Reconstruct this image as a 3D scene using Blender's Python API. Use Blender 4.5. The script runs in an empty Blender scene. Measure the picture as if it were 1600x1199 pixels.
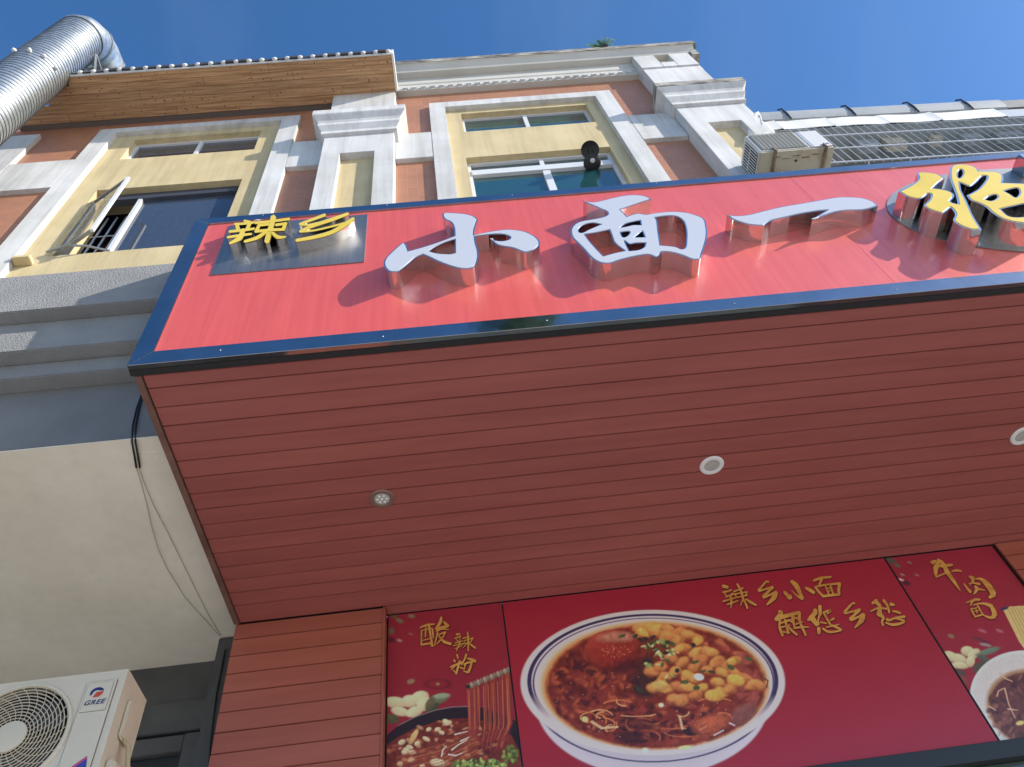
import bpy, bmesh, math, random
import numpy as np
from mathutils import Vector, Matrix, Euler

sc = bpy.context.scene
R = math.radians
random.seed(7)

# ------------------------------------------------------------------ camera
cam_d = bpy.data.cameras.new('camera')
cam = bpy.data.objects.new('camera', cam_d)
sc.collection.objects.link(cam)
CAM = Vector((0, 0, 1.6))
cam.location = CAM
cam.rotation_euler = (R(143.0757), R(6.4537), R(2.1265))
cam_d.sensor_width = 36.0
cam_d.lens = 1244.02 / 1600 * 36
cam_d.clip_end = 600
sc.camera = cam

# ------------------------------------------------------------------ sky, sun, exposure
SUN = Vector((2.45, -1.0, 1.3)).normalized()
elev = math.asin(SUN.z)
azim = math.atan2(SUN.x, SUN.y)
w = bpy.data.worlds.new('World'); sc.world = w; w.use_nodes = True
nt = w.node_tree; bg = nt.nodes['Background']
sky = nt.nodes.new('ShaderNodeTexSky'); sky.sky_type = 'NISHITA'; sky.sun_disc = False
sky.sun_elevation = elev; sky.sun_rotation = azim
sky.air_density = 1.0; sky.dust_density = 0.7; sky.ozone_density = 5.0
hs = nt.nodes.new('ShaderNodeHueSaturation'); hs.inputs['Saturation'].default_value = 1.14
tcw = nt.nodes.new('ShaderNodeTexCoord'); mpw = nt.nodes.new('ShaderNodeMapping'); mpw.inputs['Scale'].default_value = (5.0, 1.2, 1.2); mpw.inputs['Rotation'].default_value = (0, R(25), R(55))
nzw = nt.nodes.new('ShaderNodeTexNoise'); nzw.inputs['Scale'].default_value = 1.3; nzw.inputs['Detail'].default_value = 5
rpw = nt.nodes.new('ShaderNodeValToRGB'); rpw.color_ramp.elements[0].position = .54; rpw.color_ramp.elements[1].position = .86
rpw.color_ramp.elements[0].color = (0, 0, 0, 1); rpw.color_ramp.elements[1].color = (.05, .05, .05, 1)
mxw = nt.nodes.new('ShaderNodeMix'); mxw.data_type = 'RGBA'; mxw.inputs[7].default_value = (4.2, 4.6, 5.2, 1)
nt.links.new(tcw.outputs['Generated'], mpw.inputs[0]); nt.links.new(mpw.outputs[0], nzw.inputs[0]); nt.links.new(nzw.outputs['Fac'], rpw.inputs[0])
nt.links.new(sky.outputs[0], hs.inputs['Color']); nt.links.new(hs.outputs[0], mxw.inputs[6]); nt.links.new(rpw.outputs[0], mxw.inputs[0])
nt.links.new(mxw.outputs[2], bg.inputs[0]); bg.inputs[1].default_value = 0.14
sd = bpy.data.lights.new('sun', 'SUN'); sd.energy = 4.4; sd.angle = R(0.5); sd.color = (1.0, .93, .82)
so = bpy.data.objects.new('sun', sd); sc.collection.objects.link(so)
so.rotation_euler = SUN.to_track_quat('Z', 'Y').to_euler(); so.location = (20, -10, 14)
vs = sc.view_settings
vs.view_transform = 'Standard'; vs.look = 'None'; vs.exposure = 0.82; vs.gamma = 1.0; vs.use_curve_mapping = False
sc.render.engine = 'CYCLES'
sc.cycles.use_denoising = True
sc.cycles.max_bounces = 8; sc.cycles.glossy_bounces = 5
sc.cycles.sample_clamp_indirect = 6.0

# ------------------------------------------------------------------ helpers
ROT = cam.rotation_euler.to_matrix(); F = 1244.02
def ray(px, py): return ROT @ Vector(((px - 800) / F, -(py - 599.5) / F, -1.0))
def at(px, py, Y):
    v = ray(px, py); return CAM + v * ((Y - CAM.y) / v.y)
def atz(px, py, Z):
    v = ray(px, py); return CAM + v * ((Z - CAM.z) / v.z)
ROTN = np.array(ROT); CAMN = np.array(CAM)
def project(P):
    c = (P - CAMN) @ ROTN
    return 800 + F * c[:, 0] / -c[:, 2], 599.5 - F * c[:, 1] / -c[:, 2]

class MB:
    def __init__(s): s.v = []; s.f = []
    def quad(s, *p):
        n = len(s.v); s.v += [tuple(q) for q in p]; s.f.append(tuple(range(n, n + len(p)))); return s
    def box(s, x0, x1, y0, y1, z0, z1):
        n = len(s.v)
        s.v += [(x0,y0,z0),(x1,y0,z0),(x1,y1,z0),(x0,y1,z0),(x0,y0,z1),(x1,y0,z1),(x1,y1,z1),(x0,y1,z1)]
        for f in ((0,3,2,1),(4,5,6,7),(0,1,5,4),(1,2,6,5),(2,3,7,6),(3,0,4,7)): s.f.append(tuple(n+i for i in f))
        return s
    def bar(s, a, b, wx, wy=None, up=(0,0,1)):
        a = Vector(a); b = Vector(b); d = (b - a).normalized(); wy = wy or wx
        u = Vector(up)
        if abs(d.dot(u)) > .95: u = Vector((0, 1, 0))
        sx = d.cross(u).normalized() * wx / 2; sy = sx.normalized().cross(d).normalized() * wy / 2
        n = len(s.v)
        for p in (a, b):
            for i, j in ((-1,-1),(1,-1),(1,1),(-1,1)): s.v.append(tuple(p + sx*i + sy*j))
        for f in ((0,1,2,3),(7,6,5,4),(0,4,5,1),(1,5,6,2),(2,6,7,3),(3,7,4,0)): s.f.append(tuple(n+i for i in f))
        return s
    def tube(s, pts, r, seg=8, caps=True):
        pts = [Vector(p) for p in pts]; n0 = len(s.v); prev = None
        rs = r if isinstance(r, (list, tuple)) else [r] * len(pts)
        for i, p in enumerate(pts):
            d = (pts[min(i+1, len(pts)-1)] - pts[max(i-1, 0)]).normalized()
            if prev is None:
                u = Vector((0,0,1)) if abs(d.z) < .9 else Vector((1,0,0))
                a = d.cross(u).normalized()
            else: a = (prev - d * prev.dot(d)).normalized()
            prev = a; b = d.cross(a)
            for k in range(seg):
                t = 2*math.pi*k/seg; s.v.append(tuple(p + (a*math.cos(t) + b*math.sin(t))*rs[i]))
        for i in range(len(pts)-1):
            for k in range(seg):
                a0 = n0+i*seg+k; a1 = n0+i*seg+(k+1)%seg
                s.f.append((a0, a1, a1+seg, a0+seg))
        if caps:
            s.f.append(tuple(n0+k for k in reversed(range(seg)))); m = n0+(len(pts)-1)*seg
            s.f.append(tuple(m+k for k in range(seg)))
        return s
    def prism(s, prof, x0, x1):
        """prof: list of (y,z), swept along X"""
        n = len(s.v); k = len(prof)
        s.v += [(x0, y, z) for y, z in prof] + [(x1, y, z) for y, z in prof]
        for i in range(k): j = (i+1) % k; s.f.append((n+i, n+j, n+k+j, n+k+i))
        s.f.append(tuple(n+i for i in reversed(range(k)))); s.f.append(tuple(n+k+i for i in range(k)))
        return s
    def lathe(s, prof, c, axis, seg=32, squash=1.0, caps=True):
        """prof: (radius, along) ; axis vector"""
        ax = Vector(axis).normalized(); u = Vector((1,0,0)) if abs(ax.x) < .9 else Vector((0,0,1))
        a = ax.cross(u).normalized(); b = ax.cross(a); c = Vector(c); n = len(s.v)
        for r, h in prof:
            for k in range(seg):
                t = 2*math.pi*k/seg; s.v.append(tuple(c + ax*h + (a*math.cos(t)+b*math.sin(t)*squash)*r))
        for i in range(len(prof)-1):
            for k in range(seg):
                p = n+i*seg+k; q = n+i*seg+(k+1)%seg; s.f.append((p, q, q+seg, p+seg))
        if caps:
            s.f.append(tuple(n+k for k in reversed(range(seg)))); m = n+(len(prof)-1)*seg
            s.f.append(tuple(m+k for k in range(seg)))
        return s
    def build(s, name, mat, parent=None, smooth=None, bevel=0):
        me = bpy.data.meshes.new(name)
        vs_ = s.v
        if parent is not None:
            off = world_loc(parent); vs_ = [(x-off[0], y-off[1], z-off[2]) for x, y, z in s.v]
        me.from_pydata(vs_, [], s.f)
        bm = bmesh.new(); bm.from_mesh(me); bmesh.ops.recalc_face_normals(bm, faces=bm.faces)
        if bevel: bmesh.ops.bevel(bm, geom=[e for e in bm.edges if len(e.link_faces) == 2 and e.calc_face_angle(0) > .6], offset=bevel, segments=2, affect='EDGES', clamp_overlap=True)
        bm.to_mesh(me); bm.free()
        me.materials.append(mat)
        if smooth: me.shade_smooth(); me.set_sharp_from_angle(angle=smooth)
        return link(name, me, parent)

def world_loc(o):
    p = Vector((0,0,0))
    while o is not None: p += o.location; o = o.parent
    return p
def link(name, data, parent=None, loc=None):
    o = bpy.data.objects.new(name, data); sc.collection.objects.link(o)
    if parent is not None: o.parent = parent
    if loc is not None: o.location = loc
    return o
def thing(name, label, cat, loc=(0,0,0), group=None):
    o = bpy.data.objects.new(name, None); sc.collection.objects.link(o); o.location = loc; o.empty_display_size = .1
    return tag(o, label, cat, group)
def tag(o, label, cat, group=None):
    o['label'] = label; o['category'] = cat
    if group: o['group'] = group
    return o
def structure(o): o['kind'] = 'structure'; return o

# ------------------------------------------------------------------ materials
def mat(name, col, rough=.6, metal=0., col2=None, scale=6., detail=4., bump=0., bscale=None, stretch=(1,1,1), coat=0., coat_r=.05, spec=.5, lo=.35, hi=.65, bdist=.01, streak=0., vary=0.):
    m = bpy.data.materials.new(name); m.use_nodes = True; n = m.node_tree; L = n.links
    b = n.nodes['Principled BSDF']
    b.inputs['Base Color'].default_value = (*col, 1); b.inputs['Roughness'].default_value = rough
    b.inputs['Metallic'].default_value = metal; b.inputs['Specular IOR Level'].default_value = spec
    b.inputs['Coat Weight'].default_value = coat; b.inputs['Coat Roughness'].default_value = coat_r
    if col2 or bump:
        tc = n.nodes.new('ShaderNodeTexCoord'); mp = n.nodes.new('ShaderNodeMapping')
        mp.inputs['Scale'].default_value = stretch; L.new(tc.outputs['Object'], mp.inputs[0])
    if col2:
        nz = n.nodes.new('ShaderNodeTexNoise'); nz.inputs['Scale'].default_value = scale; nz.inputs['Detail'].default_value = detail
        nz.inputs['Roughness'].default_value = .6
        L.new(mp.outputs[0], nz.inputs[0])
        rp = n.nodes.new('ShaderNodeValToRGB'); rp.color_ramp.elements[0].position = lo; rp.color_ramp.elements[1].position = hi
        rp.color_ramp.elements[0].color = (*col, 1); rp.color_ramp.elements[1].color = (*col2, 1)
        L.new(nz.outputs['Fac'], rp.inputs[0]); last = rp.outputs[0]
        if streak:
            m2 = n.nodes.new('ShaderNodeMapping'); m2.inputs['Scale'].default_value = (9, 9, .55); L.new(tc.outputs['Object'], m2.inputs[0])
            n2 = n.nodes.new('ShaderNodeTexNoise'); n2.inputs['Scale'].default_value = 1.0; n2.inputs['Detail'].default_value = 7; n2.inputs['Roughness'].default_value = .65; L.new(m2.outputs[0], n2.inputs[0])
            r2 = n.nodes.new('ShaderNodeValToRGB'); r2.color_ramp.elements[0].position = .34; r2.color_ramp.elements[1].position = .56
            r2.color_ramp.elements[0].color = (1-streak, 1-streak*1.04, 1-streak*1.12, 1); r2.color_ramp.elements[1].color = (1, 1, 1, 1); L.new(n2.outputs['Fac'], r2.inputs[0])
            mm = n.nodes.new('ShaderNodeMix'); mm.data_type = 'RGBA'; mm.blend_type = 'MULTIPLY'; mm.inputs[0].default_value = 1
            L.new(last, mm.inputs[6]); L.new(r2.outputs[0], mm.inputs[7]); last = mm.outputs[2]
        if vary:
            oi = n.nodes.new('ShaderNodeObjectInfo'); mr = n.nodes.new('ShaderNodeMapRange'); mr.inputs[3].default_value = 1-vary; mr.inputs[4].default_value = 1+vary; L.new(oi.outputs['Random'], mr.inputs[0])
            hv = n.nodes.new('ShaderNodeHueSaturation'); L.new(mr.outputs[0], hv.inputs['Value']); L.new(last, hv.inputs['Color']); last = hv.outputs[0]
        L.new(last, b.inputs['Base Color'])
    if bump:
        nb = n.nodes.new('ShaderNodeTexNoise'); nb.inputs['Scale'].default_value = bscale or scale*6; nb.inputs['Detail'].default_value = 3
        L.new(mp.outputs[0], nb.inputs[0])
        bp = n.nodes.new('ShaderNodeBump'); bp.inputs['Strength'].default_value = bump; bp.inputs['Distance'].default_value = bdist
        L.new(nb.outputs['Fac'], bp.inputs['Height']); L.new(bp.outputs[0], b.inputs['Normal'])
    return m

M = {}
M['white'] = mat('white_paint', (.48,.475,.455), .72, col2=(.60,.595,.585), streak=.22, scale=1.5, detail=8, bump=.15, bscale=60)
M['cream'] = mat('cream_paint', (.50,.40,.215), .75, col2=(.56,.455,.26), streak=.19, scale=2.5, bump=.15, bscale=60)
M['cornice'] = mat('aged_cornice_paint', (.44,.42,.365), .75, col2=(.52,.50,.45), scale=1.6, bump=.15, bscale=40)
M['weathered'] = mat('weathered_plaster', (.40,.375,.33), .85, col2=(.05,.046,.04), scale=5, detail=9, lo=.36, hi=.64, bump=.3, bscale=40, stretch=(1,1,2.5))
M['stucco'] = mat('grey_stucco', (.215,.213,.208), .9, col2=(.26,.257,.25), scale=3, bump=.8, bscale=90, bdist=.012)
M['greypaint'] = mat('slate_paint', (.155,.148,.142), .65, col2=(.185,.178,.17), scale=3, bump=.25, bscale=50)
M['beige'] = mat('beige_ceiling_paint', (.72,.655,.515), .85, col2=(.83,.765,.62), streak=.05, scale=1.1, detail=9, bump=.1, bscale=30)
M['darkwall'] = mat('dark_grey_wall', (.062,.060,.058), .6, col2=(.085,.083,.08), scale=3, bump=.15, bscale=40)
M['plank'] = mat('red_brown_plank', (.29,.079,.064), .42, col2=(.335,.096,.077), vary=.05, scale=1.6, stretch=(.6,6,6), bump=.06, bscale=30)
M['plankwall'] = mat('red_brown_wall_plank', (.33,.086,.052), .45, col2=(.375,.102,.064), vary=.06, scale=1.6, stretch=(.6,6,6), bump=.06, bscale=30)
M['groove'] = mat('groove_backing', (.05,.012,.012), .7)
M['trim'] = mat('brown_trim', (.20,.10,.075), .5, col2=(.13,.06,.045), scale=5)
M['redpanel'] = mat('red_sign_vinyl', (.56,.075,.057), .42, col2=(.62,.09,.070), scale=3, stretch=(9,1,.35), coat=.6, coat_r=.12)
def wavy(m, scale, strength, dist):
    n = m.node_tree; b = n.nodes['Principled BSDF']; tc = n.nodes.new('ShaderNodeTexCoord'); z = n.nodes.new('ShaderNodeTexNoise'); z.inputs['Scale'].default_value = scale; z.inputs['Detail'].default_value = 1.5
    n.links.new(tc.outputs['Object'], z.inputs[0]); p = n.nodes.new('ShaderNodeBump'); p.inputs['Strength'].default_value = strength; p.inputs['Distance'].default_value = dist
    n.links.new(z.outputs['Fac'], p.inputs['Height']); n.links.new(p.outputs[0], b.inputs['Normal']); n.links.new(p.outputs[0], b.inputs['Coat Normal'])
wavy(M['redpanel'], 2.6, .5, .02)
M['navy'] = mat('black_mirror_trim', (.34,.345,.36), .12, 1.0, col2=(.41,.415,.43), scale=2.5, bump=.02, bscale=3)
wavy(M['navy'], 5, .35, .012)
M['blackplate'] = mat('black_brushed_steel', (.30,.285,.27), .47, 1.0, col2=(.36,.345,.33), scale=4, stretch=(14,1,.3))
M['steel'] = mat('mirror_steel', (.66,.64,.62), .10, 1.0, col2=(.72,.70,.68), scale=3, stretch=(4,1,4))
wavy(M['steel'], 6, .3, .01)
M['acrylic'] = mat('white_acrylic', (.44,.46,.51), .35, spec=.4)
M['yacrylic'] = mat('yellow_acrylic', (.60,.435,.05), .4, spec=.4, col2=(.66,.49,.075), scale=3)
M['alu'] = mat('white_window_frame', (.60,.61,.62), .4)
M['darkframe'] = mat('dark_window_frame', (.045,.05,.065), .4)
M['glass_teal'] = mat('teal_glass', (.012,.06,.065), .04, spec=.9, coat=.6, coat_r=.02)
M['glass_navy'] = mat('navy_glass', (.022,.036,.065), .04, spec=.9, coat=.5, coat_r=.02)
M['interior'] = mat('dark_interior', (.02,.02,.024), .9)
M['curtain'] = mat('dark_red_curtain', (.06,.012,.018), .9)
M['galv'] = mat('galvanised_steel', (.42,.46,.47), .42, .9, col2=(.56,.60,.61), scale=14, detail=2, lo=.4, hi=.6)
M['galvseam'] = mat('seam_crevice_shade', (.16,.17,.175), .5, .7)
M['galvdark'] = mat('dull_galvanised', (.30,.31,.31), .5, .8)
M['pine'] = mat('pine_board', (.28,.14,.06), .6, col2=(.48,.29,.145), vary=.12, scale=3.4, stretch=(.5,11,11), bump=.08, bscale=20)
M['knot'] = mat('pine_knot', (.10,.035,.015), .7)
M['groovegrey'] = mat('brown_grey_strip', (.13,.105,.09), .8)
M['rooftile'] = mat('slate_roof_tile', (.03,.033,.045), .6, col2=(.05,.05,.06), scale=8)
M['tilecap'] = mat('white_tile_cap', (.62,.62,.62), .7, col2=(.5,.49,.47), scale=12)
M['acbody'] = mat('cream_ac_casing', (.59,.505,.37), .45, col2=(.63,.545,.405), scale=2)
M['acwhite'] = mat('aged_white_casing', (.66,.65,.60), .5, col2=(.55,.53,.47), scale=4)
M['acpan'] = mat('beige_base_pan', (.48,.44,.34), .6, col2=(.34,.27,.17), scale=6, lo=.5, hi=.8)
M['rust'] = mat('rusty_bracket', (.30,.24,.17), .7, col2=(.14,.08,.045), scale=10)
M['grillewhite'] = mat('cream_grille', (.54,.45,.31), .5)
M['acgrey'] = mat('grey_fan_net', (.36,.36,.33), .6)
M['black'] = mat('matte_black', (.012,.012,.013), .5)
M['cable'] = mat('black_cable_sheath', (.012,.012,.014), .5)
M['wire'] = mat('grey_thin_wire', (.44,.40,.32), .7)
M['conduit'] = mat('yellowed_pipe_wrap', (.45,.36,.20), .7)
M['logoblue'] = mat('logo_blue', (.015,.02,.11), .4)
M['logored'] = mat('logo_red', (.55,.055,.02), .4)
M['pink'] = mat('label_pink', (.5,.06,.16), .5)
M['labelblue'] = mat('label_blue', (.03,.05,.28), .5)
M['paperwhite'] = mat('label_white', (.55,.55,.54), .5)
M['gold'] = mat('gold_print', (.72,.36,.075), .5, col2=(.50,.20,.035), scale=9, stretch=(1,1,1.6), lo=.4, hi=.7)
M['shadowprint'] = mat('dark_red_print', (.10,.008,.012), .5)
M['lens'] = mat('frosted_lens', (.38,.38,.34), .25, coat=.5, col2=(.46,.46,.42), scale=30)
M['led'] = mat('white_led_dots', (.85,.85,.80), .3)
M['rimwhite'] = mat('white_light_rim', (.72,.72,.68), .4)
M['rimbrown'] = mat('bronze_light_rim', (.24,.14,.11), .4, .3)
M['cage'] = mat('galvanised_bar', (.55,.58,.62), .4, .3)
M['gutter'] = mat('grey_gutter', (.27,.285,.295), .5, col2=(.33,.345,.35), scale=4)
M['whitesheet'] = mat('white_fascia_sheet', (.64,.63,.59), .5, col2=(.70,.69,.65), scale=3)
M['hook'] = mat('dark_hook', (.05,.055,.075), .5, .4)
M['concrete'] = mat('grey_concrete', (.25,.25,.25), .9, col2=(.19,.19,.19), scale=5, bump=.2)
M['paving'] = mat('pale_paving', (.58,.565,.54), .85, col2=(.50,.485,.46), scale=1.2, bump=.2, bscale=20)
M['asphalt'] = mat('asphalt', (.05,.05,.052), .85, col2=(.065,.065,.066), scale=3, bump=.3, bscale=80)
M['kerb'] = mat('kerb_stone', (.34,.33,.31), .85)
M['bark'] = mat('bark', (.09,.065,.045), .9, col2=(.13,.10,.07), scale=6, stretch=(4,4,1), bump=.5)
M['leaf'] = mat('leaf_green', (.085,.15,.03), .5, col2=(.13,.20,.045), scale=4)
M['fern'] = mat('fern_green', (.16,.30,.02), .5, col2=(.28,.42,.04), scale=14)
M['shopglass'] = mat('shop_door_glass', (.06,.075,.07), .12, spec=.7)
M['bayglass'] = mat('dusty_window_glass', (.34,.36,.35), .4, col2=(.24,.27,.27), scale=4)
M['beam'] = mat('dark_metal_beam', (.03,.035,.035), .4, .3)
M['screw'] = mat('screw_head', (.32,.33,.35), .45, 1.0)
M['greytrim'] = mat('bluish_panel', (.30,.34,.40), .6)

def tile_material():
    m = bpy.data.materials.new('terracotta_tile'); m.use_nodes = True; n = m.node_tree; L = n.links; b = n.nodes['Principled BSDF']
    tc = n.nodes.new('ShaderNodeTexCoord'); sp = n.nodes.new('ShaderNodeSeparateXYZ'); cb = n.nodes.new('ShaderNodeCombineXYZ')
    L.new(tc.outputs['Object'], sp.inputs[0]); L.new(sp.outputs['X'], cb.inputs[0]); L.new(sp.outputs['Z'], cb.inputs[1])
    br = n.nodes.new('ShaderNodeTexBrick'); br.inputs['Scale'].default_value = 1.0
    br.inputs['Brick Width'].default_value = .1; br.inputs['Row Height'].default_value = .047; br.inputs['Mortar Size'].default_value = .004
    br.inputs['Mortar Smooth'].default_value = .3; br.offset = 0.0
    br.inputs['Color1'].default_value = (.41,.18,.098,1); br.inputs['Color2'].default_value = (.465,.21,.112,1); br.inputs['Mortar'].default_value = (.47,.24,.145,1)
    L.new(cb.outputs[0], br.inputs[0])
    nz = n.nodes.new('ShaderNodeTexNoise'); nz.inputs['Scale'].default_value = 2.5; nz.inputs['Detail'].default_value = 5; L.new(tc.outputs['Object'], nz.inputs[0])
    mx = n.nodes.new('ShaderNodeMix'); mx.data_type = 'RGBA'; mx.blend_type = 'MULTIPLY'; mx.inputs[0].default_value = .35
    L.new(br.outputs['Color'], mx.inputs[6]); L.new(nz.outputs['Fac'], mx.inputs[7]); L.new(mx.outputs[2], b.inputs['Base Color'])
    b.inputs['Roughness'].default_value = .45
    bp = n.nodes.new('ShaderNodeBump'); bp.inputs['Strength'].default_value = .4; bp.inputs['Distance'].default_value = .004; bp.invert = True
    L.new(br.outputs['Fac'], bp.inputs['Height']); L.new(bp.outputs[0], b.inputs['Normal'])
    return m
M['tile'] = tile_material()
def leafy(m, amount):
    n = m.node_tree; out = n.nodes['Material Output']; b = n.nodes['Principled BSDF']
    t = n.nodes.new('ShaderNodeBsdfTranslucent'); mx = n.nodes.new('ShaderNodeMixShader'); mx.inputs[0].default_value = amount
    src = b.inputs['Base Color'].links[0].from_socket; n.links.new(src, t.inputs['Color'])
    n.links.new(b.outputs[0], mx.inputs[1]); n.links.new(t.outputs[0], mx.inputs[2]); n.links.new(mx.outputs[0], out.inputs['Surface'])
leafy(M['fern'], .5); leafy(M['leaf'], .4)
def print_material():
    m = bpy.data.materials.new('printed_poster'); m.use_nodes = True; n = m.node_tree; b = n.nodes['Principled BSDF']
    at_ = n.nodes.new('ShaderNodeAttribute'); at_.attribute_name = 'ink'; n.links.new(at_.outputs['Color'], b.inputs['Base Color'])
    b.inputs['Roughness'].default_value = .38; return m
M['print'] = print_material()

# ------------------------------------------------------------------ ground and street
structure(MB().box(-60, 60, -24, 12, -.3, 0).build('pavement', M['paving']))  # unseen ground, laid this wide and pale to bounce light onto the soffits
structure(MB().box(-60, 60, -24.15, -24.004, -.3, -.02).build('kerb', M['kerb']))
structure(MB().box(-150, 150, -36, -24.154, -.4, -.13).build('road', M['asphalt']))
structure(MB().box(-300, 300, -300, -36.004, -.4, -.06).build('far_ground', M['paving']))

# ------------------------------------------------------------------ canopy of the noodle shop (red planks)
SY, ZS, WY, PY = 2.521, 5.407, 4.847, 4.95      # sign face, soffit height, wall plane, poster plane
XE = 11.0
canopy = thing('plank_canopy', 'deep shop canopy clad underneath and behind in red brown planks', 'canopy', (-.4, 4.85, 0))
y = 2.585; ys = [2.585, 2.678]
while ys[-1] < 4.70: ys.append(ys[-1] + .1404)
ys[-1] = 4.842
for i in range(len(ys) - 1):
    dz = random.uniform(-.0015, .0015)
    MB().box(-1.752, XE, ys[i] + .003, ys[i+1] - .003, ZS + dz, ZS + .016).build('soffit_plank', M['plank'], canopy, bevel=.003)
MB().box(-.695, XE, 4.848, PY - .005, ZS, ZS + .016).build('soffit_plank', M['plank'], canopy, bevel=.003)
MB().box(-1.79, XE, 2.56, 4.99, ZS + .02, ZS + .16).build('soffit_backing', M['groove'], canopy)
MB().box(-1.795, -1.757, 2.585, 4.84, ZS - .012, ZS + .019).build('side_trim', M['trim'], canopy)
# wall planks left of the posters
zz = [ZS - .005, 5.273, 5.133, 4.99, 4.846, 4.703]
while zz[-1] > 0.3: zz.append(zz[-1] - .143)
for i in range(len(zz) - 1):
    dy = random.uniform(-.0015, .0015)
    MB().box(-1.785, -.712, WY + dy, WY + .016, zz[i+1] + .003, zz[i] - .003).build('wall_plank', M['plankwall'], canopy, bevel=.003)
MB().box(-1.78, -.715, WY + .02, 5.3, .0, ZS - .002).build('wall_backing', M['groove'], canopy)
MB().box(-.711, -.698, WY - .004, PY + .02, 0, ZS - .001).build('corner_trim', M['plankwall'], canopy)
MB().box(-.74, 4.065, PY + .022, 5.2, 3.80, ZS - .003).build('poster_backing', M['groove'], canopy)
for i in range(9):
    MB().box(4.075, XE, 4.925, 4.94, zz[i+1] + .003, zz[i] - .003).build('wall_plank', M['plankwall'], canopy, bevel=.003)
MB().box(4.07, XE, 4.945, 5.3, 0, ZS - .002).build('side_wall', M['groove'], canopy)

# shop front under the posters
front = thing('glass_entrance', 'dark beam and glass door leaves under the menu posters', 'entrance', (1.7, 5.0, 0))
MB().box(-.69, 4.06, 4.935, 5.1, 3.79, 3.895).build('beam', M['beam'], front)
for x0 in (-.69, .5, 1.69, 2.88):
    MB().box(x0 + .01, x0 + 1.17, 5.0, 5.03, .05, 3.785).build('door_leaf', M['shopglass'], front)

# downlights
def downlight(x, y, rim, label, led):
    t = thing('downlight', label, 'ceiling light', (x, y, ZS), 'recessed downlights in the plank soffit')
    MB().lathe([(.052,-.004),(.055,-.009),(.075,-.010),(.084,-.004),(.084,.01),(.056,.03),(.052,-.004)], (x, y, ZS), (0,0,1), 40, caps=False).build('rim', M[rim], t, smooth=.6)
    MB().lathe([(.040,-.0050),(.051,-.0035),(.051,.014)], (x, y, ZS), (0,0,1), 32).build('lens', M['lens'], t, smooth=.6)
    if led:
        b = MB()
        for k in range(7):
            a = k * math.pi / 3; r = 0 if k == 6 else .03
            b.lathe([(.0085,-.0075),(.0085,-.0045)], (x + r*math.cos(a), y + r*math.sin(a), ZS), (0,0,1), 10)
        d = b.build('led_dots', M['led'], t); d['kind'] = 'stuff'
downlight(-.569, 3.734, 'rimbrown', 'bronze rimmed downlight with bright LED dots, nearest the left end of the soffit', True)
downlight(1.656, 3.751, 'rimwhite', 'white rimmed downlight with a plain grey lens above the wide poster', False)
downlight(3.885, 3.786, 'rimwhite', 'white rimmed downlight cut by the right edge of the photo', False)

# ------------------------------------------------------------------ shop sign
sign = thing('shop_sign', 'long red shop sign with black mirror border and raised steel characters', 'sign', (0, 2.55, 5.41))
XL, XI, ZB, ZBI, ZTI, ZT = -1.815, -1.70, ZS, 5.533, 7.19, 7.285
XR = 11.0
seams = [XI, 2.70, 6.35, XR]
for i in range(len(seams) - 1):
    MB().box(seams[i] + (.0012 if i else 0), seams[i+1] - .0012, SY, SY + .012, ZBI, ZTI).build('face_panel', M['redpanel'], sign)
fy = SY - .012
def framepoly(name, pts):
    b = MB(); n = len(pts)
    b.v = [(x, fy, z) for x, z in pts] + [(x, SY + .02, z) for x, z in pts]
    b.f = [tuple(range(n)), tuple(reversed(range(n, 2*n)))] + [(i, (i+1)%n, n+(i+1)%n, n+i) for i in range(n)]
    return b.build(name, M['navy'], sign, bevel=.003)
framepoly('border_strip', [(XL, ZB), (XR, ZB), (XR, ZBI), (XI, ZBI)])
framepoly('border_strip', [(XL, ZT), (XI, ZTI), (XR, ZTI), (XR, ZT)])
framepoly('border_strip', [(XL + .0005, ZB + .001), (XI, ZBI + .001), (XI, ZTI - .001), (XL + .0005, ZT - .001)])
MB().box(XL, XR, SY + .021, SY + .062, ZB - .001, ZT - .001).build('sign_back', M['black'], sign)
MB().box(XL + .002, XR, SY + .063, 2.84, ZS + .17, ZT - .004).build('sign_box', M['black'], sign)
for k in range(10):
    x = -1.3 + k * .97 + random.uniform(-.1, .1)
    for z in (ZB + random.uniform(.03, .08), ZT - .03):
        MB().lathe([(.005,-.002),(.003,-.004),(.0005,-.0045)], (x, fy, z), (0,1,0), 8).build('screw', M['screw'], sign)
MB().box(-1.545, -.54, SY - .006, SY - .0005, 6.40, 7.14).build('nameplate', M['blackplate'], sign)
# oval plate behind the yellow character at the right
b = MB(); oc = Vector((4.12, 0, 6.36)); n = 96
ring = [(oc.x + 1.01*math.cos(2*math.pi*k/n), oc.z + .665*math.sin(2*math.pi*k/n)) for k in range(n)]
b.v = [(x, SY - .008, z) for x, z in ring] + [(x, SY - .0005, z) for x, z in ring]
b.f = [tuple(range(n)), tuple(reversed(range(n, 2*n)))] + [(i, (i+1)%n, n+(i+1)%n, n+i) for i in range(n)]
b.build('oval_plate', M['blackplate'], sign)

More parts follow.
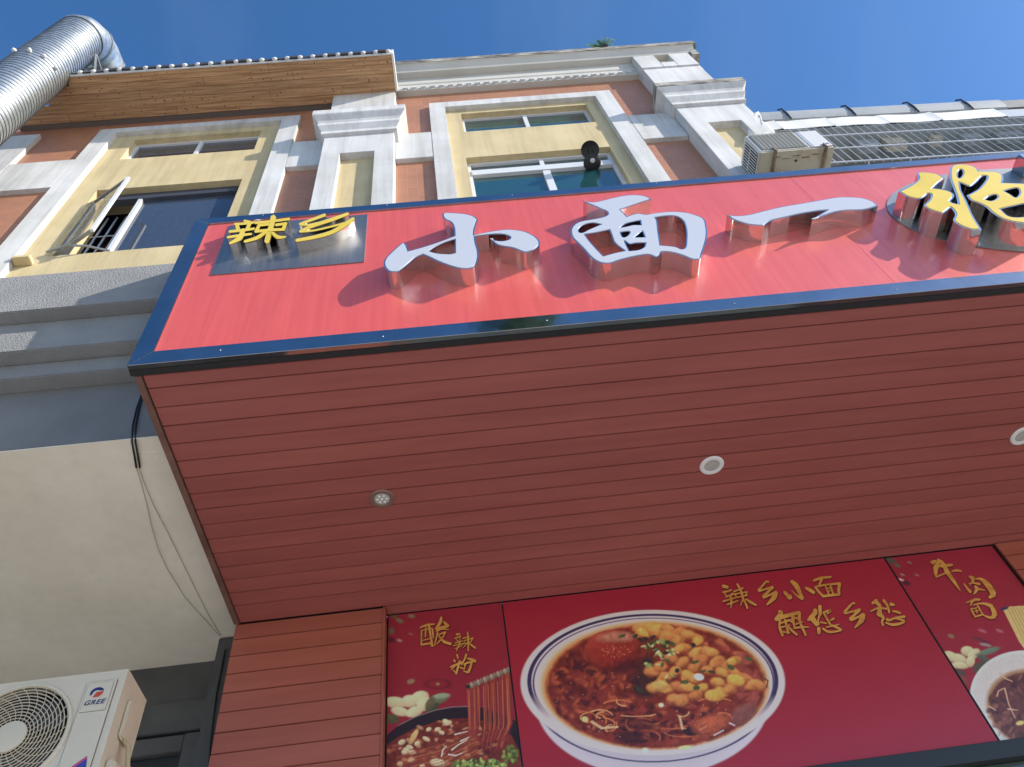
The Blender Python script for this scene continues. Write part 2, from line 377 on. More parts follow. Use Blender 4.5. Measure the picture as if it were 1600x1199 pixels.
# raised characters: outlines as closed loops; 'c' marks a sharp corner
def smooth_loop(pts, sub=5):
    P = [Vector((p[0], p[1])) for p in pts]; C_ = [len(p) > 2 for p in pts]; n = len(P); out = []
    for i in range(n):
        p1, p2 = P[i], P[(i+1)%n]
        p0 = P[i-1] if not C_[i] else p1 - (p2 - p1) * .6
        p3 = P[(i+2)%n] if not C_[(i+1)%n] else p2 + (p2 - p1) * .6
        for k in range(sub):
            t = k / sub
            out.append(.5*((2*p1) + (p2-p0)*t + (2*p0-5*p1+4*p2-p3)*t*t + (3*p1-p0-3*p2+p3)*t*t*t))
    return out
def area(l): return .5 * sum(l[i].x*l[(i+1)%len(l)].y - l[(i+1)%len(l)].x*l[i].y for i in range(len(l)))
def inset(l, d):
    n = len(l); out = []
    for i in range(n):
        a = (l[i]-l[i-1]); c = (l[(i+1)%n]-l[i])
        if a.length < 1e-9 or c.length < 1e-9: out.append(l[i]); continue
        n1 = Vector((-a.y, a.x)).normalized(); n2 = Vector((-c.y, c.x)).normalized(); m = n1 + n2
        if m.length < .3: out.append(l[i] + n2*d); continue
        m.normalize(); out.append(l[i] + m * min(d / max(m.dot(n1), .4), d*1.8))
    return out
def loops_mesh(name, loops, y0, y1, m, parent, smooth=.6):
    cu = bpy.data.curves.new(name, 'CURVE'); cu.dimensions = '2D'; cu.fill_mode = 'BOTH'; cu.extrude = (y1 - y0) / 2
    for l in loops:
        sp = cu.splines.new('POLY'); sp.points.add(len(l) - 1)
        for i, p in enumerate(l): sp.points[i].co = (p.x, p.y, 0, 1)
        sp.use_cyclic_u = True
    o = bpy.data.objects.new(name, cu); sc.collection.objects.link(o)
    me = bpy.data.meshes.new_from_object(o.evaluated_get(bpy.context.evaluated_depsgraph_get()))
    bpy.data.objects.remove(o); bpy.data.curves.remove(cu)
    off = world_loc(parent)
    for v in me.vertices: x, z, h = v.co; v.co = (x - off.x, (y0 + y1)/2 - h - off.y, z - off.z)
    bm = bmesh.new(); bm.from_mesh(me); bmesh.ops.remove_doubles(bm, verts=bm.verts, dist=1e-5); bmesh.ops.recalc_face_normals(bm, faces=bm.faces); bm.to_mesh(me); bm.free()
    me.name = name; me.materials.clear(); me.materials.append(m); me.shade_smooth(); me.set_sharp_from_angle(angle=smooth)
    return link(name, me, parent)
def character(crop, outer, holes, depth, face, rim=.011, label=None):
    ox, oy, s = crop; yf = SY - depth
    def conv(pts):
        l = smooth_loop(pts); return [Vector((q.x, q.z)) for q in (at(ox + p.x/s, oy + p.y/s, yf) for p in l)]
    L_ = [conv(outer)] + [conv(h) for h in holes]
    L_ = [l if (area(l) > 0) == (i == 0) else l[::-1] for i, l in enumerate(L_)]
    body = loops_mesh('sign_character', L_, yf, SY - .0005, M['steel'], sign)
    if label: body['label'] = label
    F_ = [inset(l, rim if i == 0 else rim*.8) for i, l in enumerate(L_)]
    loops_mesh('acrylic_face', F_, yf - .003, yf - .0002, M[face], body)
    return body
c = 'c'
character((590, 320, 6.154),
 [(622,100),(650,78),(740,80),(850,90),(920,110),(965,140,c),(950,180),(935,230),(930,290,c),(1050,264),(1200,242),(1300,240),(1420,260),(1520,310),(1560,360),(1550,400),(1500,440),(1430,462,c),(1390,455),(1300,420),(1180,398),(1120,370),(1085,318,c),(1130,342),(1190,350),(1250,340),(1272,320),(1255,303),(1200,288),(1100,288),(938,308,c),(950,380),(968,440),(970,500),(955,560),(930,600),(870,620),(800,618),(720,600),(620,565),(540,530),(490,505),(435,482,c),(370,510),(310,560),(250,610),(200,645),(150,652),(100,640),(65,600),(58,560),(80,510),(140,450),(200,395),(235,370),(265,372),(285,400),(300,445,c),(400,418),(560,368),(735,303,c),(733,250),(725,210),(700,170),(640,140)],
 [[(500,448,c),(560,408),(640,370),(742,336,c),(742,466,c),(700,476),(640,475),(560,466)]], .122, 'acrylic', label='white faced raised character with a tall hooked stroke between two dots')
character((880, 295, 6.667),
 [(210,125,c),(300,140),(380,130),(500,100),(620,75),(740,65),(840,75),(900,98),(918,115,c),(800,152),(600,220,c),(665,290,c),(720,270),(790,258),(860,270),(950,255),(1100,240),(1250,245),(1380,275),(1470,320),(1495,400),(1500,480),(1480,570),(1450,660),(1430,725),(1380,742),(1330,735),(1230,695),(1130,668),(1030,662),(1010,690),(965,725,c),(920,700),(860,690),(720,715),(600,745),(490,780),(420,780),(350,760),(280,710),(210,630),(150,570),(100,520),(78,470),(80,420),(120,370),(190,340),(300,320),(400,300),(450,280),(460,255),(440,235),(380,210),(300,175),(240,150)],
 [[(165,450),(175,410),(230,375),(310,360),(390,375,c),(330,400),(260,430),(200,460)],
  [(228,478,c),(350,460),(480,432,c),(500,480),(525,550),(560,590),(640,650,c),(540,670),(420,703,c),(340,620),(270,540)],
  [(600,405,c),(650,370),(730,348),(800,335,c),(808,380,c),(730,380),(650,398)],
  [(600,458,c),(650,450),(690,452),(670,490),(625,507)], [(750,508,c),(825,445,c),(847,507,c)],
  [(640,545,c),(690,580),(760,570),(855,568,c),(840,610),(780,640),(690,650,c)],
  [(960,303,c),(1040,290),(1130,285),(1200,300),(1255,350),(1280,440),(1280,540),(1270,610),(1235,632),(1180,610),(1100,598),(1015,592,c),(1005,530),(990,430),(980,340)]],
 .122, 'acrylic', label='white faced raised character shaped like a broad box with small openings')
character((1120, 295, 6.154),
 [(98,250,c),(180,262),(300,252),(450,215),(620,175),(800,145),(1000,110),(1150,85),(1280,82),(1400,92),(1500,125),(1550,165,c),(1480,190),(1390,208),(1250,212),(1150,225),(1050,255),(918,300,c),(980,255),(1060,208,c),(950,220),(800,245),(650,280),(540,305),(490,330),(455,358,c),(380,355),(300,345),(220,322),(140,290)],
 [], .122, 'acrylic', label='white faced raised character made of one long horizontal stroke')
character((1370, 245, 6.957),
 [(435,180),(500,168),(600,178),(670,195),(740,240,c),(670,290),(615,345,c),(700,355),(780,375),(835,405),(838,440),(800,485,c),(830,505),(880,515,c),(862,430),(830,340),(800,260),(792,180),(802,115),(840,88),(920,82),(1020,95),(1090,128),(1112,160,c),(1200,160),(1300,168),(1368,200),(1375,250),(1365,285,c),(1450,288),(1600,295),(1720,320),(1780,400),(1740,500),(1800,560),(1860,600),(1840,690),(1700,732),(1560,722),(1440,700),(1330,660),(1240,600),(1180,545),(1100,505),(1020,475),(975,422,c),(1050,385),(1115,340),(1180,260),(1192,215),(1150,215),(1085,280),(1020,327),(960,308),(905,285,c),(920,370),(970,470),(1010,560),(1050,650),(1140,795,c),(1040,795),(950,770),(870,730),(830,690),(850,640),(840,600),(805,555,c),(760,590),(720,620,c),(640,600),(560,570),(510,530),(550,490),(580,450),(585,410),(560,405),(520,440),(470,460),(400,455),(320,430),(235,378,c),(320,340),(400,290),(450,240)],
 [[(882,215),(890,165),(915,140),(935,165),(930,200),(900,235)],[(1180,467,c),(1230,430),(1290,415),(1310,440),(1280,470),(1230,482)],
  [(1385,375,c),(1450,355),(1530,345),(1550,400),(1510,445),(1450,410)],[(1345,570,c),(1480,540),(1600,515),(1680,520),(1690,600),(1600,655),(1440,650)]],
 .18, 'yacrylic', rim=.013, label='yellow faced raised character on a dark oval plate')
# small yellow characters on the nameplate: brush strokes with depth
def ribbon(pts, ws, sub=5):
    P = [Vector(p) for p in pts]; W_ = list(ws) if isinstance(ws, (list, tuple)) else [ws] * len(P)
    if len(W_) < len(P): W_ = [W_[0] + (W_[-1]-W_[0]) * i/(len(P)-1) for i in range(len(P))]
    Q = []; QW = []
    n = len(P)
    if n == 2: sub = 3
    for i in range(n - 1):
        p0 = P[max(i-1,0)]; p1 = P[i]; p2 = P[i+1]; p3 = P[min(i+2,n-1)]
        for k in range(sub):
            t = k/sub; Q.append(.5*((2*p1)+(p2-p0)*t+(2*p0-5*p1+4*p2-p3)*t*t+(3*p1-p0-3*p2+p3)*t*t*t)); QW.append(W_[i]*(1-t)+W_[i+1]*t)
    Q.append(P[-1]); QW.append(W_[-1])
    Lf, Rt = [], []
    for i, q in enumerate(Q):
        d = (Q[min(i+1,len(Q)-1)] - Q[max(i-1,0)]).normalized(); nn = Vector((-d.y, d.x))
        Lf.append(q + nn*QW[i]/2); Rt.append(q - nn*QW[i]/2)
    d0 = (Q[0]-Q[1]).normalized(); d1 = (Q[-1]-Q[-2]).normalized()
    return Lf + [Q[-1] + d1*QW[-1]*.38] + Rt[::-1] + [Q[0] + d0*QW[0]*.38]
def strokes_body(name, crop, strokes, yf, yb, m, parent, step=.0006, scale=1.0, shift=(0,0)):
    ox, oy, s = crop; b = MB(); off = 0
    for pts, ws in strokes:
        ws = [x*scale for x in (ws if isinstance(ws, (list, tuple)) else [ws, ws])]
        loop = [at(ox + (p.x + shift[0])/s, oy + (p.y + shift[1])/s, yf) for p in ribbon(pts, ws)]
        n0 = len(b.v); n = len(loop); h = (n - 2)//2
        y0 = yf - off; off += step
        b.v += [(q.x, y0, q.z) for q in loop] + [(q.x, yb, q.z) for q in loop]
        # quads across the stroke plus end triangles
        Lf = list(range(h)); Rt = [n - 2 - i for i in range(h)]
        for i in range(h - 1): b.f.append((n0+Lf[i], n0+Lf[i+1], n0+Rt[i+1], n0+Rt[i]))
        b.f.append((n0+Lf[-1], n0+h, n0+Rt[-1])); b.f.append((n0+Rt[0], n0+n-1, n0+Lf[0]))
        if abs(yb - yf) > .004:
            for i in range(n): j = (i+1)%n; b.f.append((n0+i, n0+n+i, n0+n+j, n0+j))
    return b.build(name, m, parent, smooth=.7)
LA = [([(490,205),(620,230)],[60,50]),([(290,272),(500,262),(720,235)],52),([(340,300),(365,400)],[80,90]),([(600,265),(540,400)],[80,70]),([(180,432),(480,400),(700,370)],[56,62,50]),([(140,552),(420,510),(640,480)],[54,60,44]),([(460,400),(400,560),(190,680)],[110,110,50]),
      ([(720,255),(1100,215),(1430,170)],56),([(1100,125),(1060,300),(1010,460),(960,650)],[120,110,120,110]),([(800,300),(740,440)],[70,80]),([(780,310),(1000,285)],56),([(1150,300),(1370,270)],60),([(1350,265),(1300,405)],[80,80]),([(720,440),(1000,410),(1310,395)],62),([(950,440),(760,570),(500,650)],[70,80,60]),([(1080,470),(1200,560),(1360,550)],[70,80,26])]
XI_ = [([(660,125),(540,170),(210,290)],[56,56,46]),([(210,295),(350,305),(560,262),(800,200)],[40,30,34,40]),([(1075,105),(800,205),(420,330),(210,425)],[50,70,66,40]),([(210,430),(500,400),(960,290)],[36,34,40]),([(1170,195),(1060,275),(800,430),(500,520),(150,585)],[60,84,74,70,60]),([(940,295),(1060,270)],[40,50])]
for crop, st, lab in (((345,330,13.33), LA, 'yellow raised character of many crossing strokes on the nameplate'), ((450,325,11.43), XI_, 'yellow raised zigzag character on the nameplate')):
    body = strokes_body('sign_character', crop, st, SY - .085, SY - .006, M['steel'], sign, 0.0, scale=1.12)
    body['label'] = lab
    strokes_body('acrylic_face', crop, st, SY - .0865, SY - .0855, M['yacrylic'], body, .0004, scale=.94)
# edge of the next character, mostly out of the photo
bq = MB(); a = at(1604, 250, SY - .136)
bq.box(a.x, a.x + .8, SY - .136, SY - .0005, a.z - .03, a.z + .12); nb_ = bq.build('sign_character', M['steel'], sign, bevel=.01)
nb_['label'] = 'steel corner of a raised character cut by the right edge'

# ------------------------------------------------------------------ posters
rng = np.random.default_rng(3)
def lin(c):
    c = np.array(c, float)/255; return np.where(c <= .04045, c/12.92, ((c+.055)/1.055)**2.4)
INK = 1.85
def vnoise(x, y, seed=0):
    def h(i, j): return np.modf(np.abs(np.sin(i*127.1 + j*311.7 + seed*74.7)*43758.5453))[0]
    xi = np.floor(x); yi = np.floor(y); fx = x-xi; fy = y-yi; fx = fx*fx*(3-2*fx); fy = fy*fy*(3-2*fy)
    return (h(xi,yi)*(1-fx)+h(xi+1,yi)*fx)*(1-fy) + (h(xi,yi+1)*(1-fx)+h(xi+1,yi+1)*fx)*fy
class Print:
    def __init__(s, x0, x1, z0, z1, nx, nz, base):
        s.ext = (x0, x1, z0, z1, nx, nz)
        xs = np.linspace(x0, x1, nx); zs = np.linspace(z0, z1, nz); X, Z = np.meshgrid(xs, zs)
        s.P = np.stack([X.ravel(), np.full(X.size, PY), Z.ravel()], 1)
        s.px, s.py = project(s.P); s.c = np.tile(lin(base), (X.size, 1))
    def put(s, m, col, a=1.):
        col = np.asarray(col, float); m = (np.clip(m, 0, 1)*a)[:, None]; s.c = s.c*(1-m) + col*m
    def ell(s, cx, cy, rx, ry, rot=0, col=(0,0,0), edge=.12, a=1., shade=0., gate=None):
        R_ = max(rx, ry)*1.05
        idx = np.nonzero((np.abs(s.px-cx) < R_) & (np.abs(s.py-cy) < R_))[0]
        if not len(idx): return
        x = s.px[idx]-cx; y = s.py[idx]-cy; cr, sr = math.cos(rot), math.sin(rot)
        u = (x*cr+y*sr)/rx; v = (-x*sr+y*cr)/ry; r = np.sqrt(u*u+v*v); m = np.clip((1-r)/edge, 0, 1)*a
        if gate is not None: m = m*gate(s.px[idx], s.py[idx])
        C = np.tile(lin(col), (len(idx), 1))
        if shade: C = C*np.clip(1 - shade*(.25*u/1 + .75*v + .35*r*r), .08, 2.2)[:, None]
        s.c[idx] = s.c[idx]*(1-m[:, None]) + C*m[:, None]
    def ringe(s, cx, cy, rx, ry, wd, col, a=1., gate=None):
        u = (s.px-cx)/rx; v = (s.py-cy)/ry; r = np.sqrt(u*u+v*v); d = np.abs(r-1)*min(rx, ry)
        m = np.clip((wd/2 - d)/.8 + .5, 0, 1)
        if gate is not None: m = m*gate(s.px, s.py)
        s.put(m, lin(col), a)
    def line(s, pts, w0, w1, col, a=1., soft=.8):
        pts = np.array(pts, float); n = len(pts)
        for i in range(n-1):
            p, q = pts[i], pts[i+1]; W0 = w0 + (w1-w0)*i/(n-1); W1 = w0 + (w1-w0)*(i+1)/(n-1); mw = max(W0, W1)+2
            idx = np.nonzero((s.px > min(p[0],q[0])-mw) & (s.px < max(p[0],q[0])+mw) & (s.py > min(p[1],q[1])-mw) & (s.py < max(p[1],q[1])+mw))[0]
            if not len(idx): continue
            d = q-p; L2 = max((d**2).sum(), 1e-6); t = np.clip(((s.px[idx]-p[0])*d[0]+(s.py[idx]-p[1])*d[1])/L2, 0, 1)
            dist = np.hypot(s.px[idx]-p[0]-t*d[0], s.py[idx]-p[1]-t*d[1]); m = np.clip(((W0+(W1-W0)*t)/2-dist)/soft+.5, 0, 1)[:, None]*a
            s.c[idx] = s.c[idx]*(1-m) + lin(col)*m
    def poly(s, pts, col, a=1.):
        pts = np.array(pts, float); ins = np.zeros(len(s.px), bool); j = len(pts)-1
        for i in range(len(pts)):
            (xi, yi), (xj, yj) = pts[i], pts[j]
            ins ^= ((yi > s.py) != (yj > s.py)) & (s.px < (xj-xi)*(s.py-yi)/(yj-yi+1e-9)+xi); j = i
        s.put(ins.astype(float), lin(col), a)
    def grain(s, sc_, amt, seed, gate=None):
        n = vnoise(s.px/sc_, s.py/sc_, seed)*.6 + vnoise(s.px/sc_*2.3, s.py/sc_*2.3, seed+5)*.4
        f = 1 + amt*(n-.5)*2
        if gate is not None: f = np.where(gate(s.px, s.py), f, 1)
        s.c *= f[:, None]
    def build(s, parent):
        x0, x1, z0, z1, nx, nz = s.ext; off = np.array(world_loc(parent))
        me = bpy.data.meshes.new('printed_sheet'); N = nx*nz
        i = np.arange(N).reshape(nz, nx); q = np.stack([i[:-1,:-1], i[:-1,1:], i[1:,1:], i[1:,:-1]], -1).reshape(-1, 4)
        me.vertices.add(N); me.vertices.foreach_set('co', (s.P-off).astype(np.float32).ravel())
        me.loops.add(q.size); me.loops.foreach_set('vertex_index', q.astype(np.int32).ravel())
        me.polygons.add(len(q)); me.polygons.foreach_set('loop_start', np.arange(0, q.size, 4, dtype=np.int32)); me.polygons.foreach_set('loop_total', np.full(len(q), 4, np.int32))
        me.update()
        A = me.color_attributes.new('ink', 'FLOAT_COLOR', 'POINT'); C = np.ones((N, 4), np.float32); C[:, :3] = np.clip(s.c*INK*np.array([1.0, .93, .86]), 0.003, .80)
        A.data.foreach_set('color', C.ravel()); me.materials.append(M['print'])
        return link('printed_sheet', me, parent)
def disc_pts(n, cx, cy, rx, ry):
    a = rng.uniform(0, 2*np.pi, n); r = np.sqrt(rng.uniform(0, 1, n)); return cx+rx*r*np.cos(a), cy+ry*r*np.sin(a)

# centre poster
p = Print(.176, 3.170, 3.905, 5.400, 620, 330, (128,30,44))
p.grain(60, .06, 1)
low = lambda x, y: (y > 1075).astype(float)
p.ell(1019,1096,184,118,0,(176,170,178),.02,gate=low); p.ell(1018,1118,165,104,0,(150,145,156),.5,.7,gate=low)
p.ringe(1019,1080,188,110.5,2.4,(60,52,84),gate=lambda x,y:(y>1120).astype(float))
p.ell(1020,1067,208,114.5,0,(182,172,172),.015)
p.ell(1021,1068,200,109,0,(182,170,172),.03,.6)
up = lambda x, y: np.clip((1125-y)/40, 0, 1)
p.ringe(1020,1065,193,104,3.6,(46,40,74),gate=up); p.ringe(1021,1067,187.5,101,1.5,(60,54,92),gate=up)
p.ell(1023,1071,184,103.5,0,(196,160,118),.05); p.ell(1024,1072,180,101.5,0,(176,106,60),.06)
p.ell(1025,1073,175.5,99.5,0,(104,40,34),.05)
br = lambda x, y: ((x-1025)/174)**2 + ((y-1073)/98.5)**2 < 1
p.grain(11, .55, 2, br)
inb = lambda x, y, k=.93: ((x-1025)/(174*k))**2 + ((y-1073)/(98*k))**2 < 1
for x, y in zip(*disc_pts(230, 925, 1072, 78, 74)):
    if inb(x, y, .95): p.ell(x, y, rng.uniform(4,11), rng.uniform(3,7), rng.uniform(0,3), [(112,46,40),(132,60,44),(74,28,32),(92,36,36),(62,26,34),(146,70,48)][rng.integers(6)], .5, .85, .5)
for x, y in zip(*disc_pts(200, 1030, 1135, 130, 36)):
    if inb(x, y): p.ell(x, y, rng.uniform(4,13), rng.uniform(3,6), rng.uniform(-.5,.5), [(120,48,42),(150,76,50),(64,26,32),(44,22,30),(128,60,50)][rng.integers(5)], .5, .8, .4)
for x, y in zip(*disc_pts(60, 1130, 1010, 60, 30)):
    if inb(x, y): p.ell(x, y, rng.uniform(5,13), rng.uniform(3,7), rng.uniform(0,1), [(150,74,58),(132,58,48),(165,96,66)][rng.integers(3)], .5, .7, .4)
for x, y in zip(*disc_pts(40, 1170, 1060, 22, 50)):
    if inb(x, y): p.ell(x, y, rng.uniform(5,12), rng.uniform(4,8), 0, (140,70,62), .5, .6, .4)
for k in range(26):                                                   # noodle loops
    cx, cy = rng.uniform(900,1150), rng.uniform(1095,1160); a0 = rng.uniform(0, 6); r1, r2 = rng.uniform(10,32), rng.uniform(4,13)
    pts = [(cx+r1*math.cos(a0+t*.35), cy+r2*math.sin(a0+t*.35)) for t in range(7)]
    if all(inb(x, y, .95) for x, y in pts): p.line(pts, 2.4, 1.6, [(190,110,66),(168,88,54),(206,140,96)][k%3], .75)
for q in ([(1062,1120),(1066,1138),(1085,1145),(1104,1135)],[(925,1128),(940,1138),(965,1136)]): p.line(q, 4, 3, (205,160,120), .9)
p.ell(1080,1143,15,8,0,(40,22,30),.2); p.ell(1164,1118,26,20,-.5,(112,70,66),.3,.8,.3,gate=lambda x,y:br(x,y).astype(float)); p.ell(1112,1132,36,18,-.3,(170,86,58),.4,.7,.4)
p.ell(1000,1132,40,14,.1,(56,24,30),.5,.7); p.ell(985,1152,30,14,0,(38,20,26),.5,.8); p.ell(1008,1072,26,24,.4,(38,30,32),.4,.8); p.ell(1005,1046,16,30,.5,(44,30,30),.4,.7)
p.ell(957,1022,48,38,0,(60,24,30),.3,.7); p.ell(957,1016,46,33,-.05,(128,48,40),.08,1.,.6); p.ell(962,996,36,11,-.05,(176,132,108),.5,.55); p.ell(955,1019,40,24,0,(124,38,34),.5,.7); p.ell(978,1040,26,14,-.2,(64,28,34),.6,.7)
p.grain(5, .3, 33, lambda x, y: ((x-957)/44)**2+((y-1016)/31)**2 < 1)
for x, y in zip(*disc_pts(40, 962, 1018, 24, 10)): p.ell(x, y, 1.4, 1., 0, (196,110,84), .5, .7)
beans = [(1000,983),(1016,980),(1032,982),(1047,985),(1062,988),(1078,992),(1090,1000),(1058,998),(1040,996),(1022,990),(1005,990),(1066,1010),(1084,1020),(1100,1015),(1112,1022),(1096,1030),(1120,1032),(1136,1040),(1146,1034),(1128,1050),(1108,1046),(1085,1040),(1066,1036),(1048,1030),(1052,1048),(1036,1058),(1024,1072),(1040,1076),(1072,1056),(1090,1060),(1152,1052),(1164,1062),(1140,1066),(1120,1068),(1100,1076),(1085,1084),(1112,1086),(1128,1084),(1066,1092),(1050,1090),(1142,1078),(1176,1072),(1060,1070),(1076,1074),(1020,1052),(1186,1070),(1030,1044)]
for x, y in beans:
    for _ in range(2):
        bx, by = x+rng.uniform(-5,5), y+rng.uniform(-3,3); g = rng.random()
        p.ell(bx, by+2, rng.uniform(11,16), rng.uniform(7.5,10), rng.uniform(-.5,.5), (132,60,40), .5, .6)
        p.ell(bx, by, rng.uniform(9,15), rng.uniform(6.5,9.5), rng.uniform(-.6,.6), (204-28*g,152-44*g,76-10*g), .4, .85, .5)
p.ell(1117,1087,17,10.5,.05,(202,146,72),.25,1.,.5); p.ell(1150,1063,16,10,.3,(198,148,70),.25,1.,.5); p.ell(1064,1095,13,11,0,(184,118,68),.3,1.,.6); p.ell(1032,1072,14,10,0,(196,148,84),.3,1.,.5)
p.grain(6, .28, 31, lambda x, y: (br(x, y)) & (x > 985))
for x, y in [(994,994),(1002,1000),(1008,998),(1020,996),(1030,1003),(1015,1006),(1036,1010),(1044,1004),(1084,1008),(1086,1035),(1100,1049),(1066,1066),(1088,1075),(1112,1050),(1142,1043),(1058,1048),(1012,1034),(1000,1078),(1170,1030),(1050,1006),(1040,1020),(1025,1015),(1072,1066),(972,994)]:
    p.ell(x+rng.uniform(-1,1), y, rng.uniform(4,8), rng.uniform(2.5,4.6), rng.uniform(-.7,.7), [(44,56,40),(36,40,42),(62,76,46)][rng.integers(3)], .25)
for x, y in [(1010,1010),(1018,1014),(1028,1020),(1034,1024),(1046,1012),(1012,1036),(1030,1040),(1048,1060),(1042,1028),(1052,1018),(1022,1004),(1038,1004)]:
    for _ in range(4):
        p.ell(x+rng.uniform(-7,7), y+rng.uniform(-5,5), rng.uniform(2.5,7), rng.uniform(1.5,3.6), rng.uniform(-1.2,1.2), [(176,172,116),(138,148,84),(196,190,150),(52,66,44),(104,118,66)][rng.integers(5)], .5, .85, .35)
p.ell(1092,1058,9,6,.2,(226,218,186),.3); p.ell(1033,1102,4.5,4,0,(226,208,160),.3); p.ell(914,1124,6,5,.4,(212,170,112),.3); p.ell(1008,1173,6,5,0,(222,216,178),.3); p.ell(1070,1168,12,3.5,-.1,(206,190,130),.4)
p.line([(1116,1149),(1131,1141)],1.6,1.2,(236,220,216)); p.line([(1140,1130),(1148,1134)],2,1.4,(220,200,196))
p.line([(1194,1060),(1200,1064),(1198,1074)],1.4,2,(40,30,34))
for x, y in zip(*disc_pts(50, 1000, 1100, 140, 60)):
    if inb(x, y): p.ell(x, y, rng.uniform(.8,1.8), rng.uniform(.6,1.2), 0, (206,150,128), .7, .7)
p.grain(4, .10, 9, br)
post2 = thing('menu_poster', 'wide red poster with a big bowl of noodles topped with egg and beans', 'poster', (1.68, 4.96, 3.9), 'menu posters above the shop front')
p.build(post2); MB().box(.172, 3.174, PY + .002, PY + .02, 3.902, 5.403).build('panel', M['beam'], post2)
# left poster
p = Print(-.684, .164, 3.905, 5.402, 240, 400, (118,32,44))
p.grain(40, .07, 11)
for x, y, rx, ry, cl in [(616,962,7,5,(74,84,58)),(624,970,8,4,(96,100,70)),(643,963,7,4,(110,96,72)),(612,986,6,7,(84,84,64)),(642,991,5,2,(120,84,74)),(610,1000,9,5,(64,24,40)),(624,1001,6,3,(140,110,110)),(642,1065,8,5,(128,104,80))]: p.ell(x, y, rx, ry, rng.uniform(-.5,.5), cl, .5, .9)
p.ringe(684,1069,19,7,3,(92,28,36),.8); p.ell(684,1069,4,2.5,0,(126,110,76),.4)
for x, y, rx, ry, rt in [(618,1098,20,10,.1),(640,1096,14,11,0),(656,1090,16,11,-.3),(663,1100,14,12,-.5),(625,1112,16,8,.2),(648,1112,16,9,-.4)]: p.ell(x, y, rx, ry, rt, (190,176,140), .25, 1., .35)
for x, y, rx, ry, rt, cl in [(686,1092,18,9,-.3,(92,104,78)),(690,1088,16,5,-.1,(128,140,116)),(676,1106,14,8,-.6,(60,66,50)),(612,1124,14,9,.1,(70,76,52)),(672,1100,8,14,.5,(82,78,56))]: p.ell(x, y, rx, ry, rt, cl, .35, .95, .3)
p.poly([(600,1152),(606,1148),(622,1134),(650,1120),(680,1110),(706,1105),(733,1104),(760,1106),(790,1118),(830,1140),(830,1215),(600,1215)], (30,24,32))
p.line([(622,1134),(650,1120),(680,1110),(706,1105),(733,1104)], 1.4, 1.4, (120,110,112), .7)
p.poly([(604,1165),(622,1152),(648,1138),(680,1128),(710,1123),(736,1122),(770,1130),(800,1150),(815,1180),(820,1215),(600,1215)], (92,36,30))
so_ = lambda x, y: (y > 1122+((x-720)/16.)**2*.9) & (y > 1120)
p.grain(7, .5, 12, so_)
for x, y in zip(*disc_pts(120, 690, 1162, 90, 36)):
    if so_(x, y): p.ell(x, y, rng.uniform(3,9), rng.uniform(2,5), rng.uniform(-.6,.6), [(150,90,66),(112,44,34),(70,26,28),(130,70,48),(166,120,92)][rng.integers(5)], .5, .85, .5)
for x, y in [(628,1160),(640,1168),(635,1172),(666,1155),(652,1162),(670,1140),(684,1140),(696,1128),(690,1145),(625,1194),(642,1188),(680,1190),(660,1198),(700,1130),(644,1176),(632,1176)]: p.ell(x, y, rng.uniform(5,8), rng.uniform(3.5,5), rng.uniform(-.5,.5), (190,164,130), .3, 1., .5)
p.ell(646,1152,5,16,.5,(186,150,100),.3,1.,.4); p.ell(684,1192,14,7,.1,(200,186,150),.3,1.,.4)
for k in range(10): y0 = 1150+k*4.5; p.line([(620,y0+34),(650,y0+24),(690,y0+14),(730,y0-6),(745,y0-14)], 3, 2.4, [(140,72,46),(120,56,40),(160,92,60)][k%3], .6)
for q in ([(711,1148),(718,1146),(730,1143)],[(720,1158),(736,1151)],[(706,1172),(716,1164),(730,1156)],[(701,1179),(712,1181),(722,1177)],[(690,1182),(692,1172),(697,1166)]): p.line(q, 2.2, 1.2, (212,186,176), .9)
for k in range(44):
    x0 = 731 + k*1.55; wv = rng.uniform(-3,3); yb = 1150 + rng.uniform(-4,14) + (8 if k > 14 else 0)
    if 12 < k < 16 : continue
    p.line([(x0, 1076-k*.62),(x0+1+wv*.3,1100),(x0+2+wv,1130),(x0+3-k*.35+wv,yb)], 2.6, 2.2, [(128,54,44),(150,74,52),(106,40,40),(116,46,46),(92,32,38)][rng.integers(5)], .9)
for k in range(9): x0 = 733 + k*7.4; p.line([(x0,1080-k*2.4),(x0+2,1140)], 1.1, .8, (186,120,84), .55)
for k in range(13): x0 = 732 + k*5.2; y0 = 1073-k*2.15; p.ell(x0, y0, 3.4, 5.6, -.35, [(110,98,84),(136,124,108)][k%2], .3, 1., .6)
p.ell(731,1073,4.5,4,0,(40,36,36),.3)
for x, y in zip(*disc_pts(130, 748, 1196, 42, 9)): p.ell(x, y, rng.uniform(2.5,6), rng.uniform(2,4), rng.uniform(0,3), [(84,100,44),(120,138,66),(52,66,36),(150,164,96)][rng.integers(4)], .4, .9, .4)
for x, y in zip(*disc_pts(40, 797, 1180, 11, 14)): p.ell(x, y, rng.uniform(2.5,5), rng.uniform(2,4), rng.uniform(0,3), [(84,100,44),(116,134,66),(60,74,40)][rng.integers(3)], .4, .9, .4)
p.grain(3.2, .10, 15, lambda x, y: y > 1080)
post1 = thing('menu_poster', 'narrow red poster with chopsticks lifting noodles from a black bowl, leftmost of three', 'poster', (-.26, 4.96, 3.9), 'menu posters above the shop front')
p.build(post1); MB().box(-.69, .168, PY + .002, PY + .02, 3.902, 5.403).build('panel', M['beam'], post1)
